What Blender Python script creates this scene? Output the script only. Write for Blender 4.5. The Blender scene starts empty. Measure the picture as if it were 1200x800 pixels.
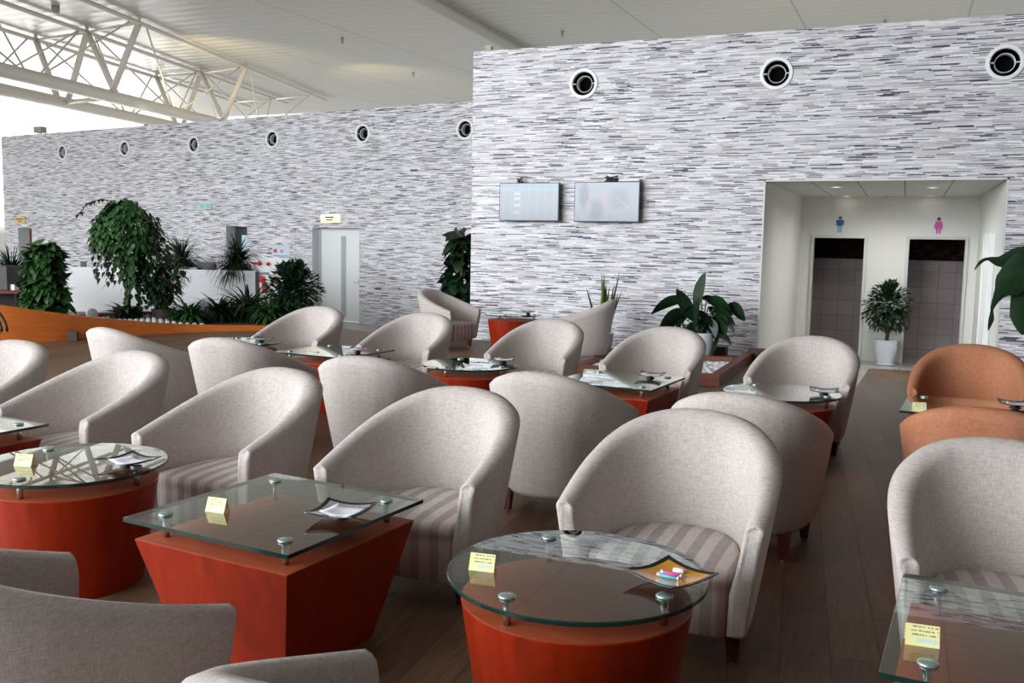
import bpy, bmesh, math, random
from math import sin, cos, pi, radians, sqrt, atan2
from mathutils import Vector, Matrix

random.seed(7)
SC = bpy.context.scene
COL = SC.collection

# ------------------------------------------------------------------ camera
H = 1.6                      # eye height above the lounge floor
FPX = 1091.0                 # focal length in pixels of a 1200 px wide frame
PITCH, ROLL, YAW = radians(6.01), radians(1.041), radians(22.754)
_f = Vector((-sin(YAW)*cos(PITCH), cos(YAW)*cos(PITCH), -sin(PITCH)))
_r = Vector((cos(YAW), sin(YAW), 0)); _u = _r.cross(_f)
CX = _r*cos(ROLL) + _u*sin(ROLL)
CU = _u*cos(ROLL) - _r*sin(ROLL)
cam_d = bpy.data.cameras.new('camera'); cam = bpy.data.objects.new('camera', cam_d)
COL.objects.link(cam)
cam_d.sensor_width = 36; cam_d.lens = FPX/1200*36; cam_d.clip_end = 300
m = Matrix((CX, CU, -_f)).transposed().to_4x4(); m.translation = Vector((0, 0, H))
cam.matrix_world = m
SC.camera = cam

# ------------------------------------------------------------------ view and world
SC.view_settings.view_transform = 'Standard'
SC.view_settings.look = 'None'
SC.view_settings.gamma = 1
SC.view_settings.use_curve_mapping = False
SC.view_settings.exposure = 0.08

w = bpy.data.worlds.new('world'); SC.world = w; w.use_nodes = True
wn = w.node_tree.nodes; wl = w.node_tree.links
bg = wn['Background']
tc = wn.new('ShaderNodeTexCoord'); sp = wn.new('ShaderNodeSeparateXYZ')
rp = wn.new('ShaderNodeValToRGB')
wl.new(tc.outputs['Generated'], sp.inputs[0]); wl.new(sp.outputs[2], rp.inputs[0])
rp.color_ramp.elements[0].position = 0.0; rp.color_ramp.elements[0].color = (0.27, 0.27, 0.26, 1)
rp.color_ramp.elements[1].position = 0.02; rp.color_ramp.elements[1].color = (1.0, 1.0, 1.0, 1)
e = rp.color_ramp.elements.new(0.6); e.color = (0.80, 0.90, 1.0, 1)
wl.new(rp.outputs[0], bg.inputs[0]); bg.inputs[1].default_value = 1.75

def area(name, loc, target, sx, sy, energy, color=(1, 1, 1)):
    d = bpy.data.lights.new(name, 'AREA'); d.shape = 'RECTANGLE'; d.size = sx; d.size_y = sy
    d.energy = energy; d.color = color
    o = bpy.data.objects.new(name, d); COL.objects.link(o); o.location = loc
    o.rotation_euler = (Vector(target)-Vector(loc)).to_track_quat('-Z', 'Y').to_euler()
    return o
# daylight through the tall glazed front of the hall, behind and left of the camera
area('facade_daylight', (-13.5, -5.0, 4.8), (-4.0, 9.0, 1.2), 20, 5, 3900, (0.90, 0.95, 1.0))

area('far_ceiling_fill', (-55, 40, 1.0), (-24, 34, 9.0), 34, 8, 6500, (1.0, 0.98, 0.95))  # added area lamp aimed upward, brightens the left part of the ceiling

# ------------------------------------------------------------------ pixel -> point helpers
def ray(x, y): return _f + CX*((x-600)/FPX) - CU*((y-400)/FPX)
def atz(x, y, z=0.0):
    d = ray(x, y); return Vector((0, 0, H)) + d*((z-H)/d.z)
def aty(x, y, Y):
    d = ray(x, y); return Vector((0, 0, H)) + d*(Y/d.y)
def atx(x, y, X):
    d = ray(x, y); return Vector((0, 0, H)) + d*(X/d.x)

# ------------------------------------------------------------------ materials
MATS = {}
def mat(name, color=(0.5, 0.5, 0.5), rough=0.5, metal=0.0, spec=0.5, coat=0.0, emit=None, es=0.0):
    if name in MATS: return MATS[name]
    m = bpy.data.materials.new(name); m.use_nodes = True; MATS[name] = m
    b = m.node_tree.nodes['Principled BSDF']
    b.inputs['Base Color'].default_value = (*color, 1)
    b.inputs['Roughness'].default_value = rough
    b.inputs['Metallic'].default_value = metal
    b.inputs['Specular IOR Level'].default_value = spec
    b.inputs['Coat Weight'].default_value = coat
    if emit:
        b.inputs['Emission Color'].default_value = (*emit, 1); b.inputs['Emission Strength'].default_value = es
    return m
class N:
    """small node-graph helper on one material"""
    def __init__(s, m): s.t = m.node_tree; s.n = s.t.nodes; s.l = s.t.links; s.b = s.n['Principled BSDF']
    def new(s, ty, **k):
        n = s.n.new(ty)
        for a, v in k.items(): setattr(n, a, v)
        return n
    def lk(s, a, b): s.l.new(a, b)
    def math(s, op, a, b=None, c=None):
        n = s.n.new('ShaderNodeMath'); n.operation = op
        for i, v in enumerate((a, b, c)):
            if v is None: continue
            if isinstance(v, (int, float)): n.inputs[i].default_value = v
            else: s.l.new(v, n.inputs[i])
        return n.outputs[0]
    def ramp(s, fac, stops, interp='LINEAR'):
        n = s.n.new('ShaderNodeValToRGB'); cr = n.color_ramp; cr.interpolation = interp
        while len(cr.elements) < len(stops): cr.elements.new(0.5)
        for e, (p, c) in zip(cr.elements, stops): e.position = p; e.color = (*c, 1)
        s.l.new(fac, n.inputs[0]); return n.outputs[0]
    def coords(s, kind='Object'):
        return s.new('ShaderNodeTexCoord').outputs[kind]
    def mapping(s, vec, scale=(1, 1, 1), rot=(0, 0, 0), loc=(0, 0, 0)):
        n = s.new('ShaderNodeMapping'); s.lk(vec, n.inputs[0])
        n.inputs['Scale'].default_value = scale; n.inputs['Rotation'].default_value = rot; n.inputs['Location'].default_value = loc
        return n.outputs[0]
    def noise(s, vec, scale, detail=2, rough=0.5):
        n = s.new('ShaderNodeTexNoise'); n.inputs['Scale'].default_value = scale
        n.inputs['Detail'].default_value = detail; n.inputs['Roughness'].default_value = rough
        s.lk(vec, n.inputs['Vector']); return n.outputs['Fac']
    def mix(s, fac, a, b, mode='MIX'):
        n = s.new('ShaderNodeMix', data_type='RGBA', blend_type=mode)
        for i, v in ((0, fac), (6, a), (7, b)):
            if isinstance(v, (int, float)): n.inputs[i].default_value = v
            elif isinstance(v, tuple): n.inputs[i].default_value = (*v, 1)
            else: s.lk(v, n.inputs[i])
        return n.outputs[2]
    def bump(s, h, strength=0.3, dist=0.01):
        n = s.new('ShaderNodeBump'); n.inputs['Strength'].default_value = strength; n.inputs['Distance'].default_value = dist
        s.lk(h, n.inputs['Height']); s.lk(n.outputs[0], s.b.inputs['Normal'])

def fabric(name, c1, c2, stripes=None):
    m = mat(name, c1, 0.95, spec=0.15); g = N(m)
    co = g.coords()
    a = g.noise(g.mapping(co, (11, 11, 85)), 3.0, 4, 0.65)
    b = g.noise(g.mapping(co, (85, 85, 9)), 3.0, 4, 0.65)
    f = g.math('MULTIPLY', g.math('ADD', a, b), 0.5)
    f2 = g.ramp(f, [(0.38, (0, 0, 0)), (0.62, (1, 1, 1))])
    base = g.mix(f2, c2, c1)
    if stripes:
        s = g.new('ShaderNodeSeparateXYZ'); g.lk(co, s.inputs[0])
        st = g.math('FRACT', g.math('DIVIDE', g.math('ADD', s.outputs[0], 5.022), 0.092))
        k = g.ramp(st, [(0.0, (0, 0, 0)), (0.48, (0, 0, 0)), (0.52, (1, 1, 1)), (0.97, (1, 1, 1)), (1.0, (0, 0, 0))])
        base = g.mix(k, base, g.mix(f2, stripes[1], stripes[0]))
    lg = g.noise(co, 3.0, 2)
    g.lk(g.mix(g.math('MULTIPLY', lg, 0.22), base, (0.30, 0.26, 0.24)), g.b.inputs['Base Color'])
    wr = g.noise(g.mapping(co, (9, 9, 1.3)), 1.6, 2)
    h = g.math('ADD', g.math('MULTIPLY', f, 0.10), g.math('MULTIPLY', wr, 1.0))
    g.bump(h, 0.35, 0.014)
    return m
M_GREY = fabric('linen_grey', (0.66, 0.60, 0.56), (0.42, 0.375, 0.35))
M_SEAT = fabric('striped_seat_cloth', (0.74, 0.64, 0.60), (0.58, 0.50, 0.47), ((0.48, 0.425, 0.415), (0.36, 0.32, 0.31)))
M_ORANGE = fabric('linen_orange', (0.52, 0.21, 0.105), (0.34, 0.12, 0.055))
M_OSEAT = fabric('striped_orange_cloth', (0.48, 0.22, 0.13), (0.34, 0.13, 0.07), ((0.33, 0.15, 0.09), (0.22, 0.09, 0.05)))

def wood(name, c1, c2, rough=0.28, scale=(3, 3, 0.5), coat=0.25):
    m = mat(name, c1, rough, coat=coat); g = N(m); co = g.coords()
    a = g.noise(g.mapping(co, scale), 6.0, 5, 0.6)
    g.lk(g.mix(g.ramp(a, [(0.35, (0, 0, 0)), (0.7, (1, 1, 1))]), c1, c2), g.b.inputs['Base Color'])
    return m
M_CHERRY = wood('cherry_veneer', (0.30, 0.020, 0.002), (0.20, 0.011, 0.0015), 0.38, (3, 3, 0.5), 0.0)
M_CHERRY.node_tree.nodes['Principled BSDF'].inputs['Specular IOR Level'].default_value = 0.3
M_CHERRYTOP = wood('cherry_veneer_top', (0.44, 0.090, 0.030), (0.34, 0.064, 0.022), 0.5, (1, 8, 1), 0.0)
M_DARKWOOD = wood('dark_wood', (0.055, 0.016, 0.008), (0.03, 0.010, 0.006), 0.45, (3, 3, 0.5), 0.0)
M_LEG = wood('leg_wood', (0.11, 0.022, 0.010), (0.06, 0.014, 0.008), 0.3)
M_ORWOOD = wood('orange_wood', (0.62, 0.17, 0.030), (0.50, 0.12, 0.020), 0.3, (0.6, 0.6, 5))
M_BROWNWOOD = wood('brown_wood', (0.20, 0.042, 0.014), (0.12, 0.028, 0.010), 0.45, (0.7, 0.7, 5), 0.0)
M_METAL = mat('brushed_steel', (0.62, 0.64, 0.64), 0.28, 1.0)
M_CAP = mat('frosted_cap', (0.36, 0.47, 0.44), 0.22, 0.6)
M_BLACK = mat('black_plastic', (0.012, 0.012, 0.014), 0.35)
M_WHITE = mat('white_paint', (0.84, 0.86, 0.86), 0.55)
M_TRUSS = mat('truss_paint', (0.80, 0.76, 0.68), 0.45)
M_NICHE = mat('niche_paint', (0.74, 0.75, 0.72), 0.7)
M_TRIM = mat('trim_metal', (0.62, 0.63, 0.62), 0.35, 0.3)
M_PAPER = mat('paper_white', (0.80, 0.82, 0.88), 0.6)
M_PINK = mat('pink_wrapper', (0.85, 0.06, 0.35), 0.35)
M_BLUE = mat('blue_wrapper', (0.10, 0.45, 0.62), 0.35)
M_RED = mat('red_paint', (0.60, 0.02, 0.02), 0.35)
M_GREENW = mat('green_wrapper', (0.03, 0.16, 0.05), 0.4)
M_SOIL = mat('soil', (0.035, 0.022, 0.015), 0.9)
M_POT = mat('white_ceramic', (0.74, 0.78, 0.86), 0.2, coat=0.5)

def glass_mat():
    m = bpy.data.materials.new('table_glass'); m.use_nodes = True; t = m.node_tree
    for n in list(t.nodes):
        if n.type != 'OUTPUT_MATERIAL': t.nodes.remove(n)
    out = [n for n in t.nodes if n.type == 'OUTPUT_MATERIAL'][0]
    tr = t.nodes.new('ShaderNodeBsdfTransparent'); tr.inputs[0].default_value = (0.88, 0.95, 0.91, 1)
    gl = t.nodes.new('ShaderNodeBsdfGlossy'); gl.inputs['Roughness'].default_value = 0.0
    gl.inputs[0].default_value = (0.93, 1.0, 0.97, 1)
    fr = t.nodes.new('ShaderNodeFresnel'); fr.inputs[0].default_value = 1.50
    mx = t.nodes.new('ShaderNodeMixShader')
    m2 = t.nodes.new('ShaderNodeMath'); m2.operation = 'ADD'; m2.inputs[1].default_value = 1.0; t.links.new(fr.outputs[0], m2.inputs[0])
    m3 = t.nodes.new('ShaderNodeMath'); m3.operation = 'DIVIDE'; t.links.new(fr.outputs[0], m3.inputs[0]); t.links.new(m2.outputs[0], m3.inputs[1])
    m4 = t.nodes.new('ShaderNodeMath'); m4.operation = 'MULTIPLY'; m5 = t.nodes.new('ShaderNodeMath'); m5.operation = 'MULTIPLY_ADD'; m5.inputs[1].default_value = 3.8; m5.inputs[2].default_value = 1.1; t.links.new(fr.outputs[0], m5.inputs[0]); t.links.new(m5.outputs[0], m4.inputs[1]); t.links.new(m3.outputs[0], m4.inputs[0])
    t.links.new(m4.outputs[0], mx.inputs[0]); t.links.new(tr.outputs[0], mx.inputs[1]); t.links.new(gl.outputs[0], mx.inputs[2])
    t.links.new(mx.outputs[0], out.inputs[0]); return m
M_GLASS = glass_mat()
M_GCLEAR = bpy.data.materials.new('glass_underside'); M_GCLEAR.use_nodes = True
_t = M_GCLEAR.node_tree; _t.nodes.remove(_t.nodes['Principled BSDF']); _n = _t.nodes.new('ShaderNodeBsdfTransparent'); _n.inputs[0].default_value = (0.95, 1, 0.98, 1)
_t.links.new(_n.outputs[0], _t.nodes['Material Output'].inputs[0])
M_GEDGE = mat('glass_edge', (0.004, 0.030, 0.024), 0.15, spec=0.5)

def tile_mat(name, ang):
    """stacked strip mosaic; u runs along the wall whose direction is at angle ang, v is height"""
    m = mat(name, (0.6, 0.6, 0.62), 0.45, spec=0.35); g = N(m); co = g.coords()
    s = g.new('ShaderNodeSeparateXYZ'); g.lk(co, s.inputs[0])
    u = g.math('ADD', g.math('MULTIPLY', s.outputs[0], cos(ang)), g.math('MULTIPLY', s.outputs[1], sin(ang)))
    u = g.math('ADD', u, 100.0)
    def layer(rowh, length, seed):
        v = g.math('DIVIDE', g.math('ADD', s.outputs[2], 10.0+seed), rowh)
        row = g.math('FLOOR', v)
        wn_ = g.new('ShaderNodeTexWhiteNoise', noise_dimensions='1D'); g.lk(g.math('ADD', row, seed*7.3), wn_.inputs['W'])
        uu = g.math('ADD', g.math('DIVIDE', u, length), g.math('MULTIPLY', wn_.outputs['Value'], 13.0))
        cell = g.math('FLOOR', uu)
        cv = g.new('ShaderNodeCombineXYZ'); g.lk(cell, cv.inputs[0]); g.lk(row, cv.inputs[1])
        wn2 = g.new('ShaderNodeTexWhiteNoise', noise_dimensions='3D'); g.lk(cv.outputs[0], wn2.inputs['Vector'])
        return wn2.outputs['Value'], g.math('FRACT', v)
    a, fa = layer(0.024, 0.30, 0.0)
    b, fb = layer(0.012, 0.22, 0.31)
    ca = g.ramp(a, [(0.0, (0.66, 0.645, 0.665)), (0.25, (0.73, 0.72, 0.745)), (0.55, (0.60, 0.575, 0.595)), (0.78, (0.80, 0.80, 0.83)), (0.93, (0.52, 0.50, 0.53))], 'CONSTANT')
    dark = g.ramp(b, [(0.0, (1, 1, 1)), (0.74, (0.72, 0.71, 0.74)), (0.85, (0.25, 0.25, 0.32)), (0.93, (0.08, 0.08, 0.13))], 'CONSTANT')
    c = g.mix(1.0, ca, dark, 'MULTIPLY')
    lit = g.ramp(b, [(0.0, (1.0, 1.0, 1.0)), (0.12, (0, 0, 0))], 'CONSTANT')  # near-white strips of the mosaic, picked at random
    c = g.mix(lit, c, (0.90, 0.91, 0.94))
    g.lk(c, g.b.inputs['Base Color'])
    g.bump(g.math('ADD', a, g.math('MULTIPLY', b, 0.6)), 0.35, 0.012)
    return m
M_TILE = tile_mat('strip_mosaic_main', 0.0)
M_TILE_L = tile_mat('strip_mosaic_left', -0.1499)

def floor_wood_mat():
    m = mat('plank_floor', (0.1, 0.06, 0.035), 0.32); g = N(m); co = g.coords()
    br = g.new('ShaderNodeTexBrick', offset=0.37, squash=1.0)
    g.lk(g.mapping(co, (1, 1, 1), (0, 0, pi/2-0.10)), br.inputs['Vector'])
    br.inputs['Scale'].default_value = 1.0; br.inputs['Brick Width'].default_value = 1.25; br.inputs['Row Height'].default_value = 0.19
    br.inputs['Mortar Size'].default_value = 0.0022; br.inputs['Color1'].default_value = (0.215, 0.122, 0.066, 1)
    br.inputs['Color2'].default_value = (0.130, 0.072, 0.040, 1); br.inputs['Mortar'].default_value = (0.035, 0.02, 0.014, 1)
    gr = g.noise(g.mapping(co, (26, 2.2, 1), (0, 0, -0.10)), 2.0, 6, 0.65)
    bl = g.noise(co, 2.6, 4, 0.6)
    c = g.mix(1.0, br.outputs['Color'], g.ramp(gr, [(0.3, (0.55, 0.52, 0.5)), (0.7, (1.35, 1.3, 1.25))]), 'MULTIPLY')
    c = g.mix(g.math('MULTIPLY', bl, 0.35), c, (0.045, 0.030, 0.022))
    g.lk(c, g.b.inputs['Base Color'])
    g.lk(g.math('ADD', g.math('MULTIPLY', gr, 0.2), 0.40), g.b.inputs['Roughness'])
    return m
M_FLOOR = floor_wood_mat()
def marble_mat():
    m = mat('pale_floor_tile', (0.4, 0.4, 0.38), 0.22); g = N(m); co = g.coords()
    br = g.new('ShaderNodeTexBrick', offset=0.0); g.lk(g.mapping(co), br.inputs['Vector'])
    br.inputs['Scale'].default_value = 1.0; br.inputs['Brick Width'].default_value = 0.8; br.inputs['Row Height'].default_value = 0.8
    br.inputs['Mortar Size'].default_value = 0.006
    br.inputs['Color1'].default_value = (0.42, 0.42, 0.39, 1); br.inputs['Color2'].default_value = (0.36, 0.36, 0.34, 1); br.inputs['Mortar'].default_value = (0.16, 0.16, 0.15, 1)
    g.lk(g.mix(g.math('MULTIPLY', g.noise(co, 5, 5), 0.4), br.outputs['Color'], (0.3, 0.3, 0.29)), g.b.inputs['Base Color'])
    return m
M_MARBLE = marble_mat()
def ceiling_mat():
    m = mat('roof_panels', (0.66, 0.65, 0.61), 0.38, spec=0.4); g = N(m); co = g.coords()
    s = g.new('ShaderNodeSeparateXYZ'); g.lk(co, s.inputs[0])
    fx = g.math('FRACT', g.math('DIVIDE', g.math('ADD', s.outputs[0], 493.65), 4.95))
    seam = g.ramp(fx, [(0.0, (0.6, 0.59, 0.57)), (0.010, (0.6, 0.59, 0.57)), (0.016, (1, 1, 1))])
    fy = g.math('FRACT', g.math('DIVIDE', g.math('ADD', s.outputs[1], 100), 0.62))
    rib = g.ramp(fy, [(0.0, (0.86, 0.86, 0.85)), (0.10, (1, 1, 1)), (0.9, (1, 1, 1)), (1.0, (0.86, 0.86, 0.85))])
    ns = g.noise(g.mapping(co, (0.08, 0.5, 1)), 1.5, 3)
    c = g.mix(1.0, g.mix(1.0, (0.56, 0.555, 0.52), seam, 'MULTIPLY'), rib, 'MULTIPLY')
    g.lk(g.mix(g.math('MULTIPLY', ns, 0.25), c, (0.44, 0.43, 0.40)), g.b.inputs['Base Color'])
    h = g.math('SINE', g.math('MULTIPLY', s.outputs[1], 2*pi/0.62))
    g.bump(g.math('ADD', g.math('MULTIPLY', h, 0.5), g.noise(g.mapping(co, (0.15, 0.9, 1)), 1.0, 2)), 0.5, 0.05)
    return m
M_CEIL = ceiling_mat()
def soffit_mat():
    m = mat('soffit_tiles', (0.62, 0.62, 0.60), 0.8); g = N(m); co = g.coords()
    br = g.new('ShaderNodeTexBrick', offset=0.0); g.lk(g.mapping(co, loc=(1.936, 1.0, 0)), br.inputs['Vector'])
    br.inputs['Scale'].default_value = 1.0; br.inputs['Brick Width'].default_value = 0.62; br.inputs['Row Height'].default_value = 2.1
    br.inputs['Mortar Size'].default_value = 0.010
    br.inputs['Color1'].default_value = (0.64, 0.64, 0.62, 1); br.inputs['Color2'].default_value = (0.62, 0.62, 0.60, 1); br.inputs['Mortar'].default_value = (0.22, 0.22, 0.21, 1)
    g.lk(br.outputs['Color'], g.b.inputs['Base Color']); return m
M_SOFFIT = soffit_mat()
def rest_tile_mat():
    m = mat('washroom_tiles', (0.36, 0.31, 0.31), 0.25); g = N(m); co = g.coords()
    br = g.new('ShaderNodeTexBrick', offset=0.0); g.lk(g.mapping(co, (1, 1, 1), (pi/2, 0, 0)), br.inputs['Vector'])
    br.inputs['Scale'].default_value = 1.0; br.inputs['Brick Width'].default_value = 0.30; br.inputs['Row Height'].default_value = 0.30
    br.inputs['Mortar Size'].default_value = 0.005
    br.inputs['Color1'].default_value = (0.40, 0.34, 0.345, 1); br.inputs['Color2'].default_value = (0.35, 0.30, 0.305, 1); br.inputs['Mortar'].default_value = (0.2, 0.17, 0.17, 1)
    g.lk(br.outputs['Color'], g.b.inputs['Base Color']); return m
M_RTILE = rest_tile_mat()
def leaf_mat(name, c1, c2, rough=0.4):
    m = mat(name, c1, rough, spec=0.4); g = N(m); co = g.coords()
    f = g.ramp(g.noise(co, 9.0, 2), [(0.35, (0, 0, 0)), (0.65, (1, 1, 1))])
    g.lk(g.mix(f, c1, c2), g.b.inputs['Base Color']); return m
M_LEAF = leaf_mat('leaf_green', (0.040, 0.115, 0.028), (0.018, 0.060, 0.018))
M_LEAFD = leaf_mat('leaf_dark', (0.014, 0.044, 0.014), (0.008, 0.025, 0.010))
M_LEAFL = leaf_mat('leaf_light', (0.085, 0.19, 0.035), (0.040, 0.11, 0.025))
M_STEM = mat('stem_brown', (0.10, 0.06, 0.03), 0.8)

# ------------------------------------------------------------------ object helpers
def link(name, me, material=None, parent=None):
    if material is not None and not me.materials:
        for mm in (material if isinstance(material, (list, tuple)) else [material]): me.materials.append(mm)
    o = bpy.data.objects.new(name, me); COL.objects.link(o)
    if parent: o.parent = parent
    return o
def tag(o, label=None, cat=None, group=None, kind=None):
    if label: o['label'] = label
    if cat: o['category'] = cat
    if group: o['group'] = group
    if kind: o['kind'] = kind
    return o
def thing(name, label, cat, loc=(0, 0, 0), rz=0.0, group=None):
    o = bpy.data.objects.new(name, None); COL.objects.link(o); o.location = loc; o.rotation_euler = (0, 0, rz)
    o.empty_display_size = 0.1
    return tag(o, label, cat, group)
def copy_tree(o, parent=None):
    c = o.copy(); COL.objects.link(c); c.parent = parent
    for ch in o.children: copy_tree(ch, c)
    return c

class MB:
    """collects shapes into one mesh"""
    def __init__(s): s.v = []; s.f = []; s.mi = []; s.m = 0
    def add(s, vs, fs):
        n = len(s.v); s.v += [tuple(p) for p in vs]; s.f += [tuple(i+n for i in f) for f in fs]; s.mi += [s.m]*len(fs); return s
    def box(s, x0, x1, y0, y1, z0, z1):
        v = [(x, y, z) for z in (z0, z1) for (x, y) in ((x0, y0), (x1, y0), (x1, y1), (x0, y1))]
        return s.add(v, [(3, 2, 1, 0), (4, 5, 6, 7), (0, 1, 5, 4), (1, 2, 6, 5), (2, 3, 7, 6), (3, 0, 4, 7)])
    def frustum(s, c, hb, ht, z0, z1, rb=None):
        v = [(c[0]+sx*h[0], c[1]+sy*h[1], z) for (h, z) in ((hb, z0), (ht, z1)) for sx, sy in ((-1, -1), (1, -1), (1, 1), (-1, 1))]
        return s.add(v, [(3, 2, 1, 0), (4, 5, 6, 7), (0, 1, 5, 4), (1, 2, 6, 5), (2, 3, 7, 6), (3, 0, 4, 7)])
    def lathe(s, prof, c=(0, 0), n=32, cap=True, mat4=None):
        vs = []; fs = []; k = len(prof)
        for i in range(n):
            a = 2*pi*i/n
            for r, z in prof:
                p = Vector((c[0]+r*cos(a), c[1]+r*sin(a), z))
                vs.append(mat4 @ p if mat4 else p)
        for i in range(n):
            j = (i+1) % n
            for q in range(k-1): fs.append((i*k+q, j*k+q, j*k+q+1, i*k+q+1))
        if cap:
            fs.append(tuple(i*k for i in reversed(range(n)))); fs.append(tuple(i*k+k-1 for i in range(n)))
        return s.add(vs, fs)
    def tube(s, pts, r, n=10, cap=True):
        pts = [Vector(p) for p in pts]; R = r if isinstance(r, (list, tuple)) else [r]*len(pts)
        rings = []; up = None
        for i, p in enumerate(pts):
            d = (pts[min(i+1, len(pts)-1)]-pts[max(i-1, 0)]).normalized()
            if up is None: up = Vector((0, 0, 1)) if abs(d.z) < 0.9 else Vector((1, 0, 0))
            a = d.cross(up).normalized(); b = a.cross(d).normalized(); up = b
            rings.append([p + (a*cos(2*pi*k/n)+b*sin(2*pi*k/n))*R[i] for k in range(n)])
        vs = [q for rr in rings for q in rr]; fs = []
        for i in range(len(pts)-1):
            for k in range(n):
                l = (k+1) % n; fs.append((i*n+k, i*n+l, (i+1)*n+l, (i+1)*n+k))
        if cap: fs.append(tuple(reversed(range(n)))); fs.append(tuple((len(pts)-1)*n+k for k in range(n)))
        return s.add(vs, fs)
    def prism(s, poly, z0, z1):
        n = len(poly); v = [(p[0], p[1], z0) for p in poly]+[(p[0], p[1], z1) for p in poly]
        return s.add(v, [tuple(reversed(range(n))), tuple(range(n, 2*n))]+[(i, (i+1) % n, (i+1) % n+n, i+n) for i in range(n)])
    def mesh(s, name, smooth=False, fix=True):
        me = bpy.data.meshes.new(name); me.from_pydata(s.v, [], s.f); me.update()
        if fix:
            bm = bmesh.new(); bm.from_mesh(me); bmesh.ops.recalc_face_normals(bm, faces=bm.faces); bm.to_mesh(me); bm.free()
        for p, k in zip(me.polygons, s.mi): p.material_index = k
        if smooth:
            me.shade_smooth() if hasattr(me, 'shade_smooth') else None
            for p in me.polygons: p.use_smooth = True
        return me
    def build(s, name, material, parent=None, smooth=False, bevel=0.0, auto=None):
        me = s.mesh(name, smooth); o = link(name, me, material, parent)
        if bevel:
            b = o.modifiers.new('bevel', 'BEVEL'); b.width = bevel; b.segments = 2; b.limit_method = 'ANGLE'
        if auto is not None and smooth:
            me.set_sharp_from_angle(angle=radians(auto))
        return o
def struct(name, mb, material, **k):
    o = mb.build(name, material, **k); o['kind'] = 'structure'; return o

M_REVEAL = mat('reveal_paint', (0.62, 0.66, 0.68), 0.6)
def cut(o, cutters):
    """boolean-difference the cutter meshes out of o, baked into its mesh"""
    for c in cutters:
        md = o.modifiers.new('cut', 'BOOLEAN'); md.operation = 'DIFFERENCE'; md.solver = 'EXACT'; md.object = c; md.material_mode = 'TRANSFER'
    dg = bpy.context.evaluated_depsgraph_get(); dg.update()
    me = bpy.data.meshes.new_from_object(o.evaluated_get(dg)); o.modifiers.clear(); o.data = me
    for c in cutters:
        d = c.data; bpy.data.objects.remove(c); bpy.data.meshes.remove(d)

# ================================================================== STRUCTURE
LOW = -0.43                       # pale tile floor below the raised lounge deck
Y0 = 13.98                        # main mosaic wall plane
WT = 4.67
# deck (raised wooden lounge floor)
fl = MB().prism([(-30, -7), (9, -7), (9, 10.9), (-1.62, 10.9), (-1.62, Y0), (-6.9, Y0), (-6.9, 13.75), (-8.2, 14.0), (-12, 15.2), (-30, 17)], LOW+0.002, 0)
struct('floor', fl, M_FLOOR)
struct('floor_tiled', MB().box(-34, 9, -7, 24, LOW-0.2, LOW), M_MARBLE)
struct('floor_east', MB().box(1.25, 9, 10.9, Y0, LOW+0.002, 0), M_FLOOR)
rm = MB(); xa, xb = -0.47, 0.62
rm.add([(xa, 10.9, 0), (xb, 10.9, 0), (xb, 17.0, LOW+0.012), (xa, 17.0, LOW+0.012), (xa, 10.9, LOW), (xb, 10.9, LOW), (xb, 17.0, LOW), (xa, 17.0, LOW)],
       [(0, 1, 2, 3), (7, 6, 5, 4), (0, 3, 7, 4), (1, 5, 6, 2), (2, 6, 7, 3), (0, 4, 5, 1)])
struct('floor_ramp', rm, M_FLOOR)

def cyl_cutter(p, nrm, r, depth=0.6):
    q = Vector(nrm).to_track_quat('Z', 'Y').to_matrix().to_4x4(); q.translation = Vector(p)
    return MB().lathe([(r, -depth/2), (r, depth/2)], n=40, mat4=q).build('cutter', M_REVEAL)
# main wall
main_c = [(-4.741, 4.073), (-1.85, 4.077), (1.049, 4.067)]
mw = struct('wall_main', MB().box(-6.63, 9, Y0, Y0+0.35, LOW, WT), M_TILE)
cut(mw, [MB().box(-1.936, 1.178, Y0-0.2, Y0+0.6, LOW-0.1, 2.565).build('cutter', M_REVEAL)] + [cyl_cutter((x, Y0+0.1, z), (0, 1, 0), 0.185) for x, z in main_c])
struct('wall_main_end', MB().box(-6.63, -6.33, Y0+0.35, 19.1, LOW, WT), M_TILE)
# left wall (runs back at a slight angle)
LA = -0.1499; LD = Vector((cos(LA), sin(LA), 0)); LN = Vector((-sin(LA), cos(LA), 0))
LB = atz(421, 379, LOW)
def atl(x, y, off=0.0):
    d = ray(x, y); b = LB - LN*off; t = (LN.dot(b))/(LN.dot(d)); return Vector((0, 0, H))+d*t
def lw(u, v, z):                # point on left wall: u along (from LB), v toward the room
    return LB + LD*u - LN*v + Vector((0, 0, z-LOW))
def lbox(u0, u1, v0, v1, z0, z1, mb=None):
    mb = mb or MB()
    vv = [lw(u, v, z) for z in (z0, z1) for (u, v) in ((u0, v1), (u1, v1), (u1, v0), (u0, v0))]
    return mb.add(vv, [(3, 2, 1, 0), (4, 5, 6, 7), (0, 1, 5, 4), (1, 2, 6, 5), (2, 3, 7, 6), (3, 0, 4, 7)])
def uz(x, y):
    p = atl(x, y); return (p-LB).dot(LD), p.z
LTOP = 4.74
Lc = [uz(73, 178.5), uz(146, 174), uz(227, 169.5), uz(319, 163), uz(425, 156.5), uz(545, 151.5)]
wl_ = struct('wall_left', lbox(uz(3, 200)[0], 6.0, -0.45, 0, LOW, LTOP), M_TILE_L)
uD0, zD = uz(366, 266.5); uD1 = uz(421, 267)[0]
uW0, zW = uz(265, 264.5); uW1 = uz(289.5, 264.5)[0]
uV0, zV = uz(21, 266.5); uV1 = uz(37, 266.5)[0]
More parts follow.
